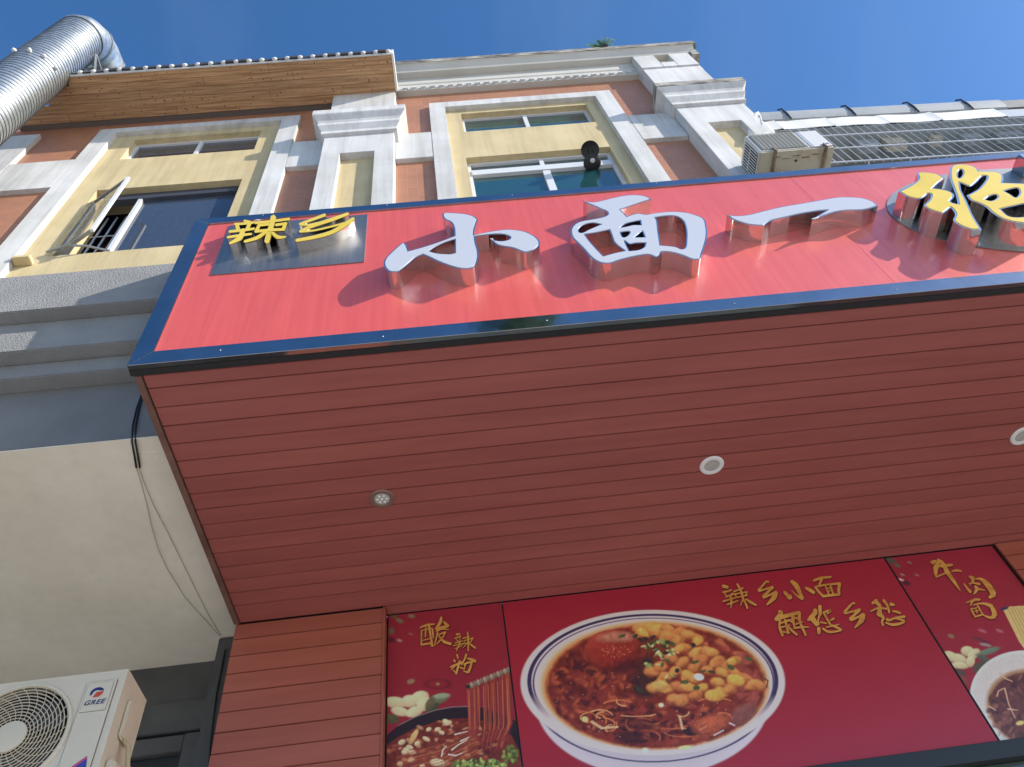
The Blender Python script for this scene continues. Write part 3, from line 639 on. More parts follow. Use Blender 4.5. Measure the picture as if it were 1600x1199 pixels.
# right poster
p = Print(3.186, 4.056, 3.905, 5.398, 240, 380, (122,32,46))
p.grain(40, .08, 21)
for x, y, rx, ry, cl in [(1392,876,14,5,(52,74,60)),(1402,884,8,3,(70,84,66)),(1421,879,5,2,(120,100,90)),(1410,898,5,2,(120,110,104)),(1416,911,9,5,(44,30,40)),(1408,906,6,2,(190,160,160)),(1433,899,5,2,(128,96,90)),(1486,994,7,4,(110,100,76)),(1532,1000,20,4,(84,40,52)),(1535,986,9,3,(150,84,96)),(1562,986,8,3,(150,90,100))]: p.ell(x, y, rx, ry, .35, cl, .5, .85)
for x, y, rx, ry, rt in [(1486,1026,14,8,.5),(1498,1030,14,9,.3),(1512,1018,12,9,.2),(1522,1022,12,8,-.6),(1500,1040,16,6,.1),(1516,1034,8,10,.3)]: p.ell(x, y, rx, ry, rt, (180,168,132), .25, 1., .35)
for x, y, rx, ry, rt, cl in [(1545,1018,22,6,-.3,(84,110,92)),(1538,1030,18,6,.5,(64,80,66)),(1530,1042,14,8,-.7,(56,66,54)),(1500,1052,12,7,.3,(58,62,56)),(1505,1062,12,6,.8,(110,56,52)),(1540,1008,12,3,.2,(130,120,116))]: p.ell(x, y, rx, ry, rt, cl, .4, .9, .3)
p.ell(1612,1098,99,80,.32,(186,182,176),.02); p.ell(1612,1098,96,76,.32,(170,166,162),.06,.7); p.ell(1622,1110,86,64,.34,(150,116,84),.06); p.ell(1624,1112,83,61,.34,(84,48,46),.06)
rb = lambda x, y: ((x-1624)/84)**2 + ((y-1112)/66)**2 < 1
p.grain(7, .5, 22, rb)
for x, y in zip(*disc_pts(110, 1612, 1108, 70, 52)):
    if rb(x, y): p.ell(x, y, rng.uniform(4,10), rng.uniform(2.5,5.5), rng.uniform(0,3), [(104,64,58),(74,40,42),(120,80,66),(60,34,40)][rng.integers(4)], .5, .8, .5)
for q in ([(1562,1052),(1570,1060),(1582,1065)],[(1558,1088),(1560,1080),(1568,1076)],[(1546,1104),(1556,1110)],[(1570,1076),(1576,1100),(1586,1122)],[(1575,1108),(1590,1110)]): p.line(q, 2.4, 1.4, (190,150,124), .8)
p.ell(1594,1130,8,4,-.2,(206,170,100),.4)
p.poly([(1568,954),(1578,948),(1640,944),(1660,1010),(1612,1030),(1592,1002)], (176,156,102))
for k in range(9): p.line([(1574+k*5,950),(1592+k*5,985),(1606+k*6,1014)], 1.3, 1.3, (140,116,70), .7)
p.line([(1566,952),(1573,950)], 5, 4, (44,44,70))
p.grain(3.2, .08, 25)
post3 = thing('menu_poster', 'narrow red poster with a white bowl of beef noodles, rightmost of three', 'poster', (3.62, 4.96, 3.9), 'menu posters above the shop front')
p.build(post3); MB().box(3.180, 4.062, PY + .002, PY + .02, 3.902, 5.403).build('panel', M['beam'], post3)

# printed gold characters on the posters (thin raised print)
A_ = (1115, 890, 7.619); B_ = (1205, 925, 7.273); C_ = (1440, 865, 10.0); D_ = (645, 955, 10.9)
GL = [
 (post2, A_, [([(110,198),(170,215)],[40,32]),([(110,270),(160,262),(212,245)],22),([(130,285),(160,325)],16),([(230,280),(200,310)],16),([(145,330),(260,290)],18),([(110,382),(200,355),(290,330)],18),([(205,330),(212,400),(205,465)],[26,24,8]),([(160,422),(290,375)],16),([(240,265),(350,225)],20),([(280,175),(325,260),(345,330),(355,380)],[24,26,24,20]),([(255,295),(272,332)],14),([(255,297),(400,270)],16),([(400,270),(375,320)],16),([(272,340),(400,310)],16),([(350,355),(320,440)],[20,8]),([(355,360),(385,420),(402,470)],[22,24,20]),([(385,360),(440,395),(508,432)],[20,30,20])]),
 (post2, A_, [([(655,152),(622,150),(535,250)],[24,20,30]),([(540,258),(620,235),(705,215)],[26,20,36]),([(705,212),(640,275),(590,325)],[34,28,36]),([(595,335),(680,300),(740,275)],[34,24,44]),([(742,270),(715,340),(630,425)],[44,56,12])]),
 (post2, A_, [([(925,140),(985,195),(1025,275),(1062,352)],[34,54,44,30]),([(1055,355),(990,310),(930,250)],[26,18,8]),([(840,265),(880,310),(915,335)],[26,40,60]),([(1095,220),(1150,250),(1195,278)],[26,40,36])]),
 (post2, A_, [([(1190,132),(1290,100),(1398,90)],[30,30,22]),([(1290,110),(1255,190)],[30,20]),([(1210,208),(1255,270),(1305,320)],[26,26,26]),([(1225,205),(1360,180),(1505,170)],[22,20,30]),([(1500,172),(1490,240),(1495,305)],[36,34,30]),([(1300,322),(1400,308),(1495,300)],28),([(1330,200),(1372,300)],20),([(1390,190),(1422,295)],20),([(1335,232),(1392,222)],14),([(1352,262),(1406,252)],14)]),
 (post2, A_, [([(780,498),(800,530),(735,595)],[36,56,30]),([(740,600),(800,590)],[34,30]),([(810,570),(910,540),(1020,515)],[46,40,36]),([(1018,515),(1022,570),(1025,620)],[40,32,34]),([(930,540),(950,620),(965,690)],26),([(790,600),(785,690),(822,790)],[26,26,28]),([(790,645),(880,615),(960,600)],20),([(850,600),(890,765)],26),([(795,695),(905,665)],18),([(812,745),(905,755)],20),([(950,570),(1025,600)],20),([(890,600),(945,640)],16),([(895,690),(940,740),(992,782)],[22,24,28]),([(980,655),(1062,628)],[20,12]),([(955,705),(1050,690),(1132,692)],[20,22,12]),([(1030,640),(1060,710),(1096,790)],[24,28,24])]),
 (post2, A_, [([(1205,480),(1205,520),(1128,602)],[44,54,36]),([(1180,590),(1235,665)],[62,36]),([(1265,435),(1268,540)],[38,36]),([(1265,540),(1245,600),(1250,655)],[32,18,26]),([(1300,515),(1390,490),(1350,532)],[20,30,14]),([(1310,520),(1350,590),(1388,655)],[22,24,22]),([(1275,630),(1345,645)],[20,18]),([(1432,585),(1390,610)],[26,18]),([(1250,698),(1255,762)],[36,44]),([(1300,705),(1380,748),(1522,728)],[22,28,18]),([(1400,665),(1460,690),(1522,725)],[20,26,28]),([(1340,692),(1420,675),(1500,655)],[14,16,8])]),
 (post2, B_, [([(948,135),(918,135),(832,232)],[24,20,30]),([(836,245),(920,225),(1005,205)],[26,20,36]),([(1005,205),(945,262),(898,312)],[34,28,36]),([(905,320),(985,290),(1045,262)],[34,24,44]),([(1045,258),(1025,325),(945,412)],[44,56,10])]),
 (post2, B_, [([(1195,100),(1148,132)],[44,24]),([(1190,112),(1238,165)],[40,34]),([(1128,222),(1220,185),(1312,195)],[14,24,20]),([(1235,165),(1228,260)],[30,64]),([(1240,258),(1275,300),(1258,340),(1272,385)],[40,30,20,26]),([(1275,95),(1320,160),(1342,240)],[30,26,20]),([(1355,142),(1398,152)],[40,24]),([(1380,222),(1425,230),(1472,246)],[18,26,20]),([(1310,312),(1350,322),(1420,295),(1515,285)],[30,28,20,30]),([(1300,352),(1370,376),(1440,370),(1512,345)],[16,28,28,22]),([(1395,302),(1450,312),(1508,332)],[18,22,24])]),
 (post3, C_, [([(150,135),(230,160),(220,260),(225,360)],[40,100,66,22]),([(225,370),(310,335),(400,300)],[28,22,26]),([(470,282),(540,265),(632,280)],[14,40,12]),([(250,90),(330,160),(400,290),(500,430),(608,590)],[24,56,66,50,6]),([(290,200),(380,190),(480,180)],[40,44,34])]),
 (post3, C_, [([(660,470),(710,540),(765,605)],[12,30,42]),([(745,358),(800,395),(790,450),(730,480)],[24,64,30,10]),([(840,402),(930,402),(1040,500),(1130,640)],[18,40,84,80]),([(1125,640),(1060,690)],[84,40]),([(760,500),(785,462),(910,482)],[14,20,36]),([(830,512),(862,560),(815,640)],[30,60,12]),([(860,555),(930,565),(992,582)],[30,26,10])]),
 (post3, C_, [([(690,770),(770,745),(840,722),(912,722)],[12,28,40,24]),([(800,745),(758,818)],[32,14]),([(770,860),(800,930),(842,990)],[22,24,24]),([(800,812),(900,785),(1000,790),(1100,830)],[14,20,40,60]),([(1090,830),(1130,910),(1140,970)],[44,70,80]),([(1140,980),(1070,1005),(960,965)],[70,44,14]),([(870,812),(915,890),(955,962)],24),([(790,872),(865,850)],16),([(805,915),(895,890)],16),([(828,995),(965,955)],26),([(840,860),(870,935)],18)]),
 (post1, D_, [([(120,285),(250,235),(370,225)],[20,36,22]),([(150,330),(145,570)],26),([(145,575),(240,560),(335,545)],30),([(222,270),(215,445)],22),([(160,335),(250,310),(335,300)],20),([(275,250),(300,400),(332,600)],[36,34,44]),([(170,505),(300,470)],18),([(335,310),(350,460)],[30,26]),([(485,105),(470,190),(400,295)],[32,52,32]),([(395,305),(490,285),(592,262)],[48,44,44]),([(530,190),(600,262)],[32,54]),([(400,352),(490,312),(612,320)],[18,24,16]),([(425,370),(405,450),(370,605)],[24,26,12]),([(405,425),(560,362)],[18,26]),([(560,362),(500,470),(405,572)],[26,28,14]),([(440,420),(530,525),(652,568)],[22,44,40])]),
 (post1, D_, [([(745,398),(800,392)],[38,30]),([(715,468),(820,430)],22),([(740,480),(772,522)],14),([(810,460),(790,520)],14),([(720,545),(850,510)],20),([(685,595),(780,570),(870,560)],18),([(800,525),(775,600),(740,692)],[30,26,8]),([(720,645),(835,592)],16),([(850,472),(960,440)],22),([(935,362),(945,520),(945,685)],[20,26,26]),([(870,512),(1025,462)],18),([(1022,462),(998,515)],18),([(870,515),(885,562)],14),([(888,562),(1000,525)],18),([(930,560),(850,632)],[18,8]),([(955,545),(1010,595),(1070,640)],[20,30,28])]),
 (post1, D_, [([(750,740),(772,810)],[26,22]),([(698,832),(722,866)],28),([(640,955),(740,915),(850,865)],[28,34,24]),([(800,850),(775,940),(740,1070)],[28,34,34]),([(725,925),(655,1005)],[26,12]),([(690,1010),(742,1062)],[14,30]),([(825,890),(832,925)],20),([(795,960),(855,980)],[16,24]),([(912,740),(890,810),(830,925)],[36,32,12]),([(930,812),(1000,830),(1065,862)],[20,46,50]),([(870,912),(940,885),(1010,872)],[26,30,30]),([(1005,872),(985,950),(945,1050)],[36,40,40]),([(940,1052),(870,1030)],[40,14]),([(895,920),(868,1022)],[28,12])]),
]
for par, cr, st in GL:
    strokes_body('printed_drop_shadow', cr, st, PY - .0012, PY - .0012, M['shadowprint'], par, .0001, scale=1.25, shift=(7, 8))  # drop shadow of each character, printed dark and shifted aside
    strokes_body('gold_character', cr, st, PY - .0055, PY - .0055, M['gold'], par, .0003, scale=1.08)

# ------------------------------------------------------------------ the building with the yellow and white facade
T, W, PF, YL = 3.137, 3.086, 2.975, 3.145
bld = thing('facade_building', 'two storey building with cream bays, white frames, pilasters and terracotta tiles', 'building', (-.4, 3.2, 0))
def holed(name, m, x0, x1, z0, z1, holes, y0, y1):
    """a wall sheet with real openings and reveals"""
    xs = sorted({x0, x1, *[h[0] for h in holes], *[h[1] for h in holes]}); zs = sorted({z0, z1, *[h[2] for h in holes], *[h[3] for h in holes]})
    b = MB()
    for i in range(len(xs)-1):
        for j in range(len(zs)-1):
            cx, cz = (xs[i]+xs[i+1])/2, (zs[j]+zs[j+1])/2
            if any(h[0] < cx < h[1] and h[2] < cz < h[3] for h in holes): continue
            b.quad((xs[i],y0,zs[j]),(xs[i+1],y0,zs[j]),(xs[i+1],y0,zs[j+1]),(xs[i],y0,zs[j+1]))
    for a, c_, d, e in [(x0,x1,z0,z1)] + list(holes):
        b.quad((a,y0,d),(a,y1,d),(a,y1,e),(a,y0,e)); b.quad((c_,y0,d),(c_,y1,d),(c_,y1,e),(c_,y0,e))
        b.quad((a,y0,d),(c_,y0,d),(c_,y1,d),(a,y1,d)); b.quad((a,y0,e),(c_,y0,e),(c_,y1,e),(a,y1,e))
    me = bpy.data.meshes.new(name); off = world_loc(bld)
    me.from_pydata([(x-off.x, y-off.y, z-off.z) for x, y, z in b.v], [], b.f); me.materials.append(m)
    bm = bmesh.new(); bm.from_mesh(me); bmesh.ops.remove_doubles(bm, verts=bm.verts, dist=1e-5); bm.to_mesh(me); bm.free()
    return link(name, me, bld)
def extr(name, m, out, y0, y1, parent=None, bevel=.004):
    b = MB(); n = len(out)
    b.v = [(x, y0, z) for x, z in out] + [(x, y1, z) for x, z in out]
    b.f = [tuple(range(n)), tuple(reversed(range(n, 2*n)))] + [(i, (i+1)%n, n+(i+1)%n, n+i) for i in range(n)]
    return b.build(name, M[m], parent or bld, bevel=bevel)
def bp(name, m, *a, bevel=.004): return MB().box(*a).build(name, M[m], bld, bevel=bevel)

ZL = 7.0
# terracotta tile fields
for x0, x1, z0, z1 in ((-9, -3.69, ZL, 12.0), (-1.735, .14, ZL, 12.0), (2.02, 3.44, ZL, 12.0), (-3.688, -1.737, 11.20, 12.0), (.142, 2.018, 11.24, 12.0)):
    MB().box(x0, x1, T, 3.45, z0, z1).build('tile_field', M['tile'], bld)
bp('inner_wall', 'interior', -9, 3.40, 4.1, 4.2, 7.0, 12.0)
bp('end_wall', 'white', 3.30, 3.455, 3.46, 9.0, 6.8, 12.2)
# cream bays
holed('cream_bay', M['cream'], -3.689, -1.736, ZL, 11.26, [(-3.43,-1.985,10.455,11.06),(-3.43,-1.985,8.20,9.62)], YL, 3.42)
holed('cream_bay', M['cream'], .141, 2.019, ZL, 11.28, [(.347,1.856,10.50,11.12),(.315,1.85,8.20,9.72)], YL, 3.42)
# white frames round the bays
def surround(xo0, xi0, xi1, xo1, zi, zo):
    extr('bay_surround', 'white', [(xo0,ZL),(xo0,zo),(xo1,zo),(xo1,ZL),(xi1,ZL),(xi1,zi),(xi0,zi),(xi0,ZL)], W, 3.3)
surround(-3.87, -3.66, -1.758, -1.552, 11.195, 11.335)
surround(-.022, .168, 1.992, 2.205, 11.235, 11.42)
bp('bay_surround', 'white', -6.0, -4.555, W, 3.3, ZL, 11.335)
for x0, x1, z0, z1 in ((-4.553,-3.872,9.65,10.405),(-1.55,-1.17,9.70,10.425),(-.418,-.024,9.68,10.42),(2.207,2.70,9.705,10.46)):
    bp('string_band', 'white', x0, x1, W + .001, 3.3, z0, z1)
# pilasters with recessed cream panel and stepped capital
def pilaster(x0, x1, px0, px1, ptop, top, neck_top):
    extr('pilaster_shaft', 'white', [(x0,ZL),(x0,top),(x1,top),(x1,ZL),(px1,ZL),(px1,ptop),(px0,ptop),(px0,ZL)], PF, 3.3)
    bp('pilaster_panel', 'cream', px0 - .002, px1 + .002, PF + .078, 3.3, ZL, ptop + .01, bevel=0)
    def rings(name, zz, m):
        cap = MB(); q_ = len(zz)
        for q, z in zz:
            cap.v += [(x0-q, PF-q, z), (x1+q, PF-q, z), (x1+q, 3.25, z), (x0-q, 3.25, z)]
        for i in range(q_-1):
            for k in range(4): cap.f.append((i*4+k, i*4+(k+1)%4, (i+1)*4+(k+1)%4, (i+1)*4+k))
        cap.f.append((0, 3, 2, 1)); n = 4*(q_-1); cap.f.append((n, n+1, n+2, n+3))
        return cap.build(name, M[m], bld, bevel=.004)
    rings('capital', [(.0,top),(.036,top+.012),(.036,top+.085),(.030,top+.09),(.075,top+.175),(.075,top+.235),(.070,top+.24),(.085,top+.28),(.135,top+.345),(.135,top+.352)], 'white')
    rings('capital_top', [(.132,top+.353),(.137,top+.36),(.137,top+.49),(.125,top+.50)], 'weathered' if x0 > 0 else 'white')
    return top + .50
zt = pilaster(-1.165, -.42, -.972, -.62, 9.67, 10.17, 12)
bp('pier', 'white', -1.158, -.416, PF, 3.3, zt + .001, 12.1)
zt = pilaster(2.705, 3.478, 2.914, 3.268, 9.742, 10.262, 12)
bp('pier', 'white', 2.706, 3.44, PF, 3.46, zt + .001, 11.765)
for x0, x1, z0, z1 in ((2.70,2.985,11.80,12.33),(3.175,3.445,11.80,12.33),(2.986,3.174,11.80,11.99)):
    bp('pier', 'white', x0, x1, PF - .012, 3.46, z0, z1)
bp('pier_notch', 'cream', 2.984, 3.176, PF + .06, 3.4, 11.97, 12.30, bevel=0)
bp('pier', 'white', 2.712, 3.432, PF + .012, 3.455, 11.764, 11.802)
# main cornice
prof = [(3.30,11.90),(3.062,11.90),(3.062,12.10),(3.05,12.12),(3.05,12.335),(2.965,12.335),(2.95,12.37),(2.905,12.44),(2.885,12.45),(2.885,12.59),(2.90,12.615),(3.55,12.63),(3.55,11.9)]
MB().prism(prof[:9] + [(2.885,12.452),(3.55,12.452),(3.55,11.9)], -.41, 3.545).build('cornice', M['cornice'], bld, bevel=.004)
MB().prism([(2.882,12.453),(2.882,12.585),(2.90,12.615),(3.75,12.63),(3.75,12.453)], -.41, 3.60).build('cornice_coping', M['weathered'], bld, bevel=.012)
MB().box(3.47, 3.58, 2.95, 3.75, 12.2, 12.452).build('cornice_return', M['weathered'], bld, bevel=.01)
for k in range(26):
    x = -.33 + k*.115
    if x < 2.6: MB().box(x, x + .062, 3.035, 3.0615, 11.935, 11.985).build('dentil', M['white'], bld, bevel=.002)
# grey stucco ledges, beam and the ceiling of the arcade
bp('ledge', 'stucco', -12, XE, 2.848, 3.6, 6.744, 7.283, bevel=.008)
bp('ledge', 'stucco', -12, XE, 2.950, 3.6, 6.38, 6.743, bevel=.008)
bp('ledge', 'stucco', -12, XE, 3.060, 3.6, 6.215, 6.379, bevel=.008)
bp('arcade_beam', 'greypaint', -12, -1.80, 3.176, 3.6, 5.604, 6.214, bevel=.003)
bp('arcade_ceiling', 'beige', -12, -1.80, 3.178, 5.6, 5.594, 5.602, bevel=0)
bp('arcade_ceiling', 'beige', -2.035, -1.797, 3.30, 5.22, 5.588, 5.6015, bevel=.002)
bp('arcade_wall', 'darkwall', -12, -2.03, 5.51, 5.7, 0, 5.60, bevel=0)
bp('arcade_column', 'darkwall', -2.034, -1.798, 5.225, 5.69, 0, 5.587, bevel=.006)
bp('shutter_box', 'darkwall', -12, -2.037, 5.46, 5.509, 4.985, 5.235, bevel=.006)
bp('shutter_frame', 'darkwall', -2.22, -2.06, 5.44, 5.508, 0, 4.955, bevel=.006)
bp('shutter_frame', 'darkwall', -12, -2.222, 5.445, 5.508, 4.82, 4.95, bevel=.006)
bp('shutter_leaf', 'black', -12, -2.224, 5.49, 5.507, 0, 4.815, bevel=0)

gs = bpy.data.materials.new('smoked_glass'); gs.use_nodes = True; q_ = gs.node_tree.nodes['Principled BSDF']
q_.inputs['Base Color'].default_value = (.16,.21,.30,1); q_.inputs['Roughness'].default_value = .02; q_.inputs['Transmission Weight'].default_value = .75; q_.inputs['IOR'].default_value = 1.35; q_.inputs['Coat Weight'].default_value = .3
M['smoked'] = gs
# windows
def framed(x0, x1, z0, z1, y, fw, m, parent, mull=(), bars=(), depth=.06):
    b = MB()
    b.box(x0, x1, y, y+depth, z1-fw, z1); b.box(x0, x1, y, y+depth, z0, z0+fw)
    b.box(x0, x0+fw, y+.001, y+depth-.001, z0+fw, z1-fw); b.box(x1-fw, x1, y+.001, y+depth-.001, z0+fw, z1-fw)
    for xm, wd, a, e in mull: b.box(xm-wd/2, xm+wd/2, y-.004, y+depth-.002, a, e)
    for zm, wd in bars: b.box(x0+fw, x1-fw, y-.012, y+depth-.002, zm-wd/2, zm+wd/2)
    return b.build('window_frame', M[m], parent)
def pane(x0, x1, z0, z1, y, m, parent): return MB().box(x0, x1, y, y+.006, z0, z1).build('pane', M[m], parent)
def window_part(label):
    o = link('window', None, bld, None); o.empty_display_size = .1; o['label'] = label; return o
def winroot(x, z, label):
    # the window's own sill strip is the part; frame and panes hang under it
    o = MB().box(x[0]+.002, x[1]-.002, YL+.06, 3.40, z+.001, z+.012).build('window', M['alu'], bld); o['label'] = label; return o
w1 = winroot((.347,1.856), 10.50, 'white framed teal transom window of the middle bay')
framed(.348, 1.855, 10.513, 11.119, 3.212, .03, 'alu', w1, mull=[(1.10,.048,10.545,11.088)])
pane(.379, 1.076, 10.545, 11.088, 3.235, 'glass_teal', w1); pane(1.124, 1.824, 10.545, 11.088, 3.235, 'glass_teal', w1)
w2 = winroot((.315,1.85), 8.20, 'white framed teal window of the middle bay cut by the sign')
framed(.316, 1.849, 8.213, 9.719, 3.212, .04, 'alu', w2, mull=[(1.10,.045,9.50,9.67),(1.115,.075,8.26,9.37)], bars=[(9.44,.12)])
for x0, x1, z0, z1 in ((.36,1.082,9.49,9.675),(1.118,1.805,9.49,9.675),(.36,1.08,8.25,9.385),(1.15,1.805,8.25,9.385)): pane(x0, x1, z0, z1, 3.24, 'glass_teal', w2)
w3 = winroot((-3.43,-1.985), 10.455, 'dark transom window of the left bay')
framed(-3.429, -1.986, 10.468, 11.059, 3.212, .03, 'alu', w3, mull=[(-2.68,.04,10.5,11.028)])
pane(-3.39, -2.70, 10.50, 11.027, 3.235, 'glass_navy', w3); pane(-2.66, -2.03, 10.50, 11.027, 3.235, 'glass_navy', w3)
w4 = winroot((-3.43,-1.985), 8.20, 'left bay window with its left casement swung open')
framed(-3.429, -1.986, 8.213, 9.619, 3.212, .05, 'darkframe', w4, bars=[(9.50,.07)])
MB().box(-2.997, -2.959, 3.205, 3.27, 8.265, 9.463).build('mullion', M['alu'], w4)
pane(-2.955, -2.045, 8.27, 9.463, 3.24, 'smoked', w4); pane(-3.37, -2.045, 9.535, 9.568, 3.24, 'glass_navy', w4)
for i in range(15):
    x = -3.37 + i*.092
    MB().tube([(x, 3.40, 8.2), (x, 3.40, 9.5)], .010, 6).build('guard_bar', M['cage'], w4)
for z in (8.55, 9.05): MB().tube([(-3.42, 3.388, z), (-2.0, 3.388, z)], .006, 6).build('guard_bar', M['cage'], w4)
b = MB()
for k in range(12): b.quad((-3.48+k*.02, 3.62+.015*(k%2), 8), (-3.46+k*.02, 3.62+.015*((k+1)%2), 8), (-3.46+k*.02, 3.62+.015*((k+1)%2), 9.7), (-3.48+k*.02, 3.62+.015*(k%2), 9.7))
b.build('curtain', M['curtain'], w4)
# open casement sash
h0 = Vector((-3.42, 3.20, 0)); h1 = Vector((-3.03, 2.985, 0)); b = MB()
def P(q, z): p_ = h0.lerp(h1, q); return (p_.x, p_.y, z)
for (q0, z0), (q1, z1) in (((0,8.30),(0,9.47)),((0,8.32),(1,8.32)),((0,9.45),(1,9.45))): b.bar(P(q0,z0), P(q1,z1), .03, .03)
b.build('casement_sash', M['galvdark'], w4)
MB().bar(P(1,8.30), P(1,9.47), .030, .026).build('casement_stile', M['alu'], w4)
b = MB(); d = (h1-h0).normalized(); nn = Vector((-d.y, d.x, 0))*.003
pts = [Vector(P(.05,8.34)), Vector(P(.95,8.34)), Vector(P(.95,9.43)), Vector(P(.05,9.43))]
b.v = [tuple(q+nn) for q in pts] + [tuple(q-nn) for q in pts]; b.f = [(0,1,2,3),(7,6,5,4),(0,4,5,1),(1,5,6,2),(2,6,7,3),(3,7,4,0)]
glass = bpy.data.materials.new('clear_glass'); glass.use_nodes = True; gb = glass.node_tree.nodes['Principled BSDF']
gb.inputs['Transmission Weight'].default_value = 1; gb.inputs['Roughness'].default_value = .02; gb.inputs['IOR'].default_value = 1.1; gb.inputs['Base Color'].default_value = (.85,.9,.9,1)
b.build('pane', glass, w4)
MB().tube([(-3.44,3.12,8.24),(-3.25,3.07,8.235),(-3.1,3.10,8.25),(-2.92,3.16,8.24)], .012, 6).build('stay_arm', M['galvdark'], w4)
# small cream bracket left of the left window sill
bk = MB().box(-3.652, -3.50, 3.06, 3.144, 8.05, 8.10).build('sill_end', M['cream'], bld, bevel=.006)

# ------------------------------------------------------------------ pine eave with tiled roof
ZE = 11.613
eave = thing('tiled_eave', 'pine boarded eave with a row of dark roof tiles and white tile ends', 'roof eave', (-2.3, 2.8, ZE))
edges = [2.548, 2.652, 2.755, 2.858, 2.962, 3.066]
for i in range(5):
    x0 = -4.16 - (.30 if i >= 1 else 0) - (.35 if i >= 3 else 0) - (.6 if i >= 4 else 0)
    cuts = [x0] + sorted([x0 + 1.0 + (i*0.83) % 1.6, x0 + 2.3 + (i*.57) % 1.1]) + [-.408]
    for a, e in zip(cuts[:-1], cuts[1:]):
        o = MB().box(a + .001, e - .001, edges[i] + .0012, edges[i+1] - .0012, ZE + random.uniform(-.001,.001), ZE + .02).build('pine_board', M['pine'], eave, bevel=.002)
        kb = MB()
        for _ in range(int((e - a)*9)):
            kx, ky = random.uniform(a+.03, e-.03), random.uniform(edges[i]+.015, edges[i+1]-.015); r = random.uniform(.005,.011)
            kb.lathe([(r, 0), (r*.7, -.0012)], (kx, ky, ZE - .0012), (0,0,1), 8, squash=random.uniform(.5,.8))
        if kb.v: kk = kb.build('wood_knots', M['knot'], o); kk['kind'] = 'stuff'
MB().box(-4.9, -.41, 3.069, 3.136, ZE + .012, ZE + .03).build('gap_strip', M['groovegrey'], eave)  # dark strip filling the gap between the boards and the tile wall
MB().box(-.406, -.380, 2.53, 2.973, ZE - .012, ZE + .16).build('end_trim', M['whitesheet'], eave)
MB().box(-4.17, -.407, 2.532, 2.547, ZE - .006, ZE + .034).build('edge_trim', M['tilecap'], eave)
b = MB(); b.v = [(-4.9,2.56,ZE+.03),(-.408,2.56,ZE+.03),(-.408,5.2,ZE+1.15),(-4.9,5.2,ZE+1.15),(-4.9,2.56,ZE+.021),(-.408,2.56,ZE+.021),(-.408,5.2,ZE+.022),(-4.9,5.2,ZE+.022)]
b.v[0] = (-4.2,2.56,ZE+.03); b.v[4] = (-4.2,2.56,ZE+.021)
b.f = [(0,1,2,3),(7,6,5,4),(0,4,5,1),(1,5,6,2),(2,6,7,3),(3,7,4,0)]; b.build('roof_slab', M['rooftile'], eave)
# one barrel tile, one flat pan tile, copied along the edge
sl = (1.12/2.64)
tb = MB(); n = 9
for yy in (0, 1.2):
    for k in range(n):
        t = math.pi*k/(n-1); tb.v.append((.040*math.cos(t), yy, .046*math.sin(t) + yy*sl))
for k in range(n-1): tb.f.append((k, k+1, n+k+1, n+k))
pb = MB().box(-.044, .044, -.012, 1.2, -.03, .036); pb.v = [(x, y_, z + y_*sl) for x, y_, z in pb.v]
cb = MB().lathe([(.030,.0),(.033,-.012),(.028,-.026),(.016,-.033),(.004,-.035)], (0, 0, .012), (0,1,0), 16)
def proto(b, name, m):
    me = bpy.data.meshes.new(name); me.from_pydata(b.v, [], b.f); me.materials.append(m)
    bm = bmesh.new(); bm.from_mesh(me); bmesh.ops.recalc_face_normals(bm, faces=bm.faces); bm.to_mesh(me); bm.free(); me.shade_smooth(); me.set_sharp_from_angle(angle=.7); return me
tme, pme, cme = proto(tb, 'roof_tile', M['rooftile']), proto(pb, 'pan_tile', M['rooftile']), proto(cb, 'tile_cap', M['tilecap'])
el = eave.location
for k in range(26):
    x = -4.15 + k*.1484
    t = link('roof_tile', tme, eave, (x - el.x, 2.532 - el.y, ZE + .040 - el.z + random.uniform(-.003,.003)))
    link('tile_cap', cme, t, (0, 0, -.004))
    if k < 25: link('pan_tile', pme, eave, (x + .0742 - el.x, 2.522 - el.y + random.uniform(-.01,.01), ZE + .058 - el.z))

# ------------------------------------------------------------------ exhaust duct
DX, DY, DR = -4.37, 2.43, .277
duct = thing('exhaust_duct', 'large silver spiral exhaust duct rising past the eave and bending over the roof', 'duct', (DX, DY, .35))
def spiral(z0, z1, pitch, seg=48):
    b = MB(); prof = []; z = z0
    while z < z1: prof += [(DR, 0.), (DR, pitch*.86), (DR+.001, pitch*.90), (DR+.001, pitch*.96)]; z += pitch
    rows = len(prof); zc = z0
    for i, (r, h) in enumerate(prof):
        zz_ = z0 + (i//4)*pitch + h
        for k in range(seg):
            t = 2*math.pi*k/seg; b.v.append((DX + r*math.cos(t), DY + r*math.sin(t), zz_ + pitch*k/seg))
    for i in range(rows-1):
        for k in range(seg-1):
            p_ = i*seg+k; b.f.append((p_, p_+1, p_+1+seg, p_+seg))
        if i + 4 < rows - 1:
            p_ = i*seg+seg-1; q = (i+4)*seg
            b.f.append((p_, q, q+seg, p_+seg))
    return b
def dbuild(b, name, m, sm=.9):
    return b.build(name, M[m], duct, smooth=sm)
dbuild(spiral(0.354, 12.86, .074), 'spiral_pipe', 'galv')
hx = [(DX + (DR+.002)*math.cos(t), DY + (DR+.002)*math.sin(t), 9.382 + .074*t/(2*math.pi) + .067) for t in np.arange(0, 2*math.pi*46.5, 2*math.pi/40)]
MB().tube(hx, .0058, 4).build('spiral_seam', M['galvseam'], duct, smooth=1)  # seam coloured dark to carry the shadow of its crevice
ER = .46; zc = 12.9
def bend(t): return Vector((DX, DY + ER - ER*math.cos(t), zc + ER*math.sin(t))), Vector((0, math.sin(t), math.cos(t)))
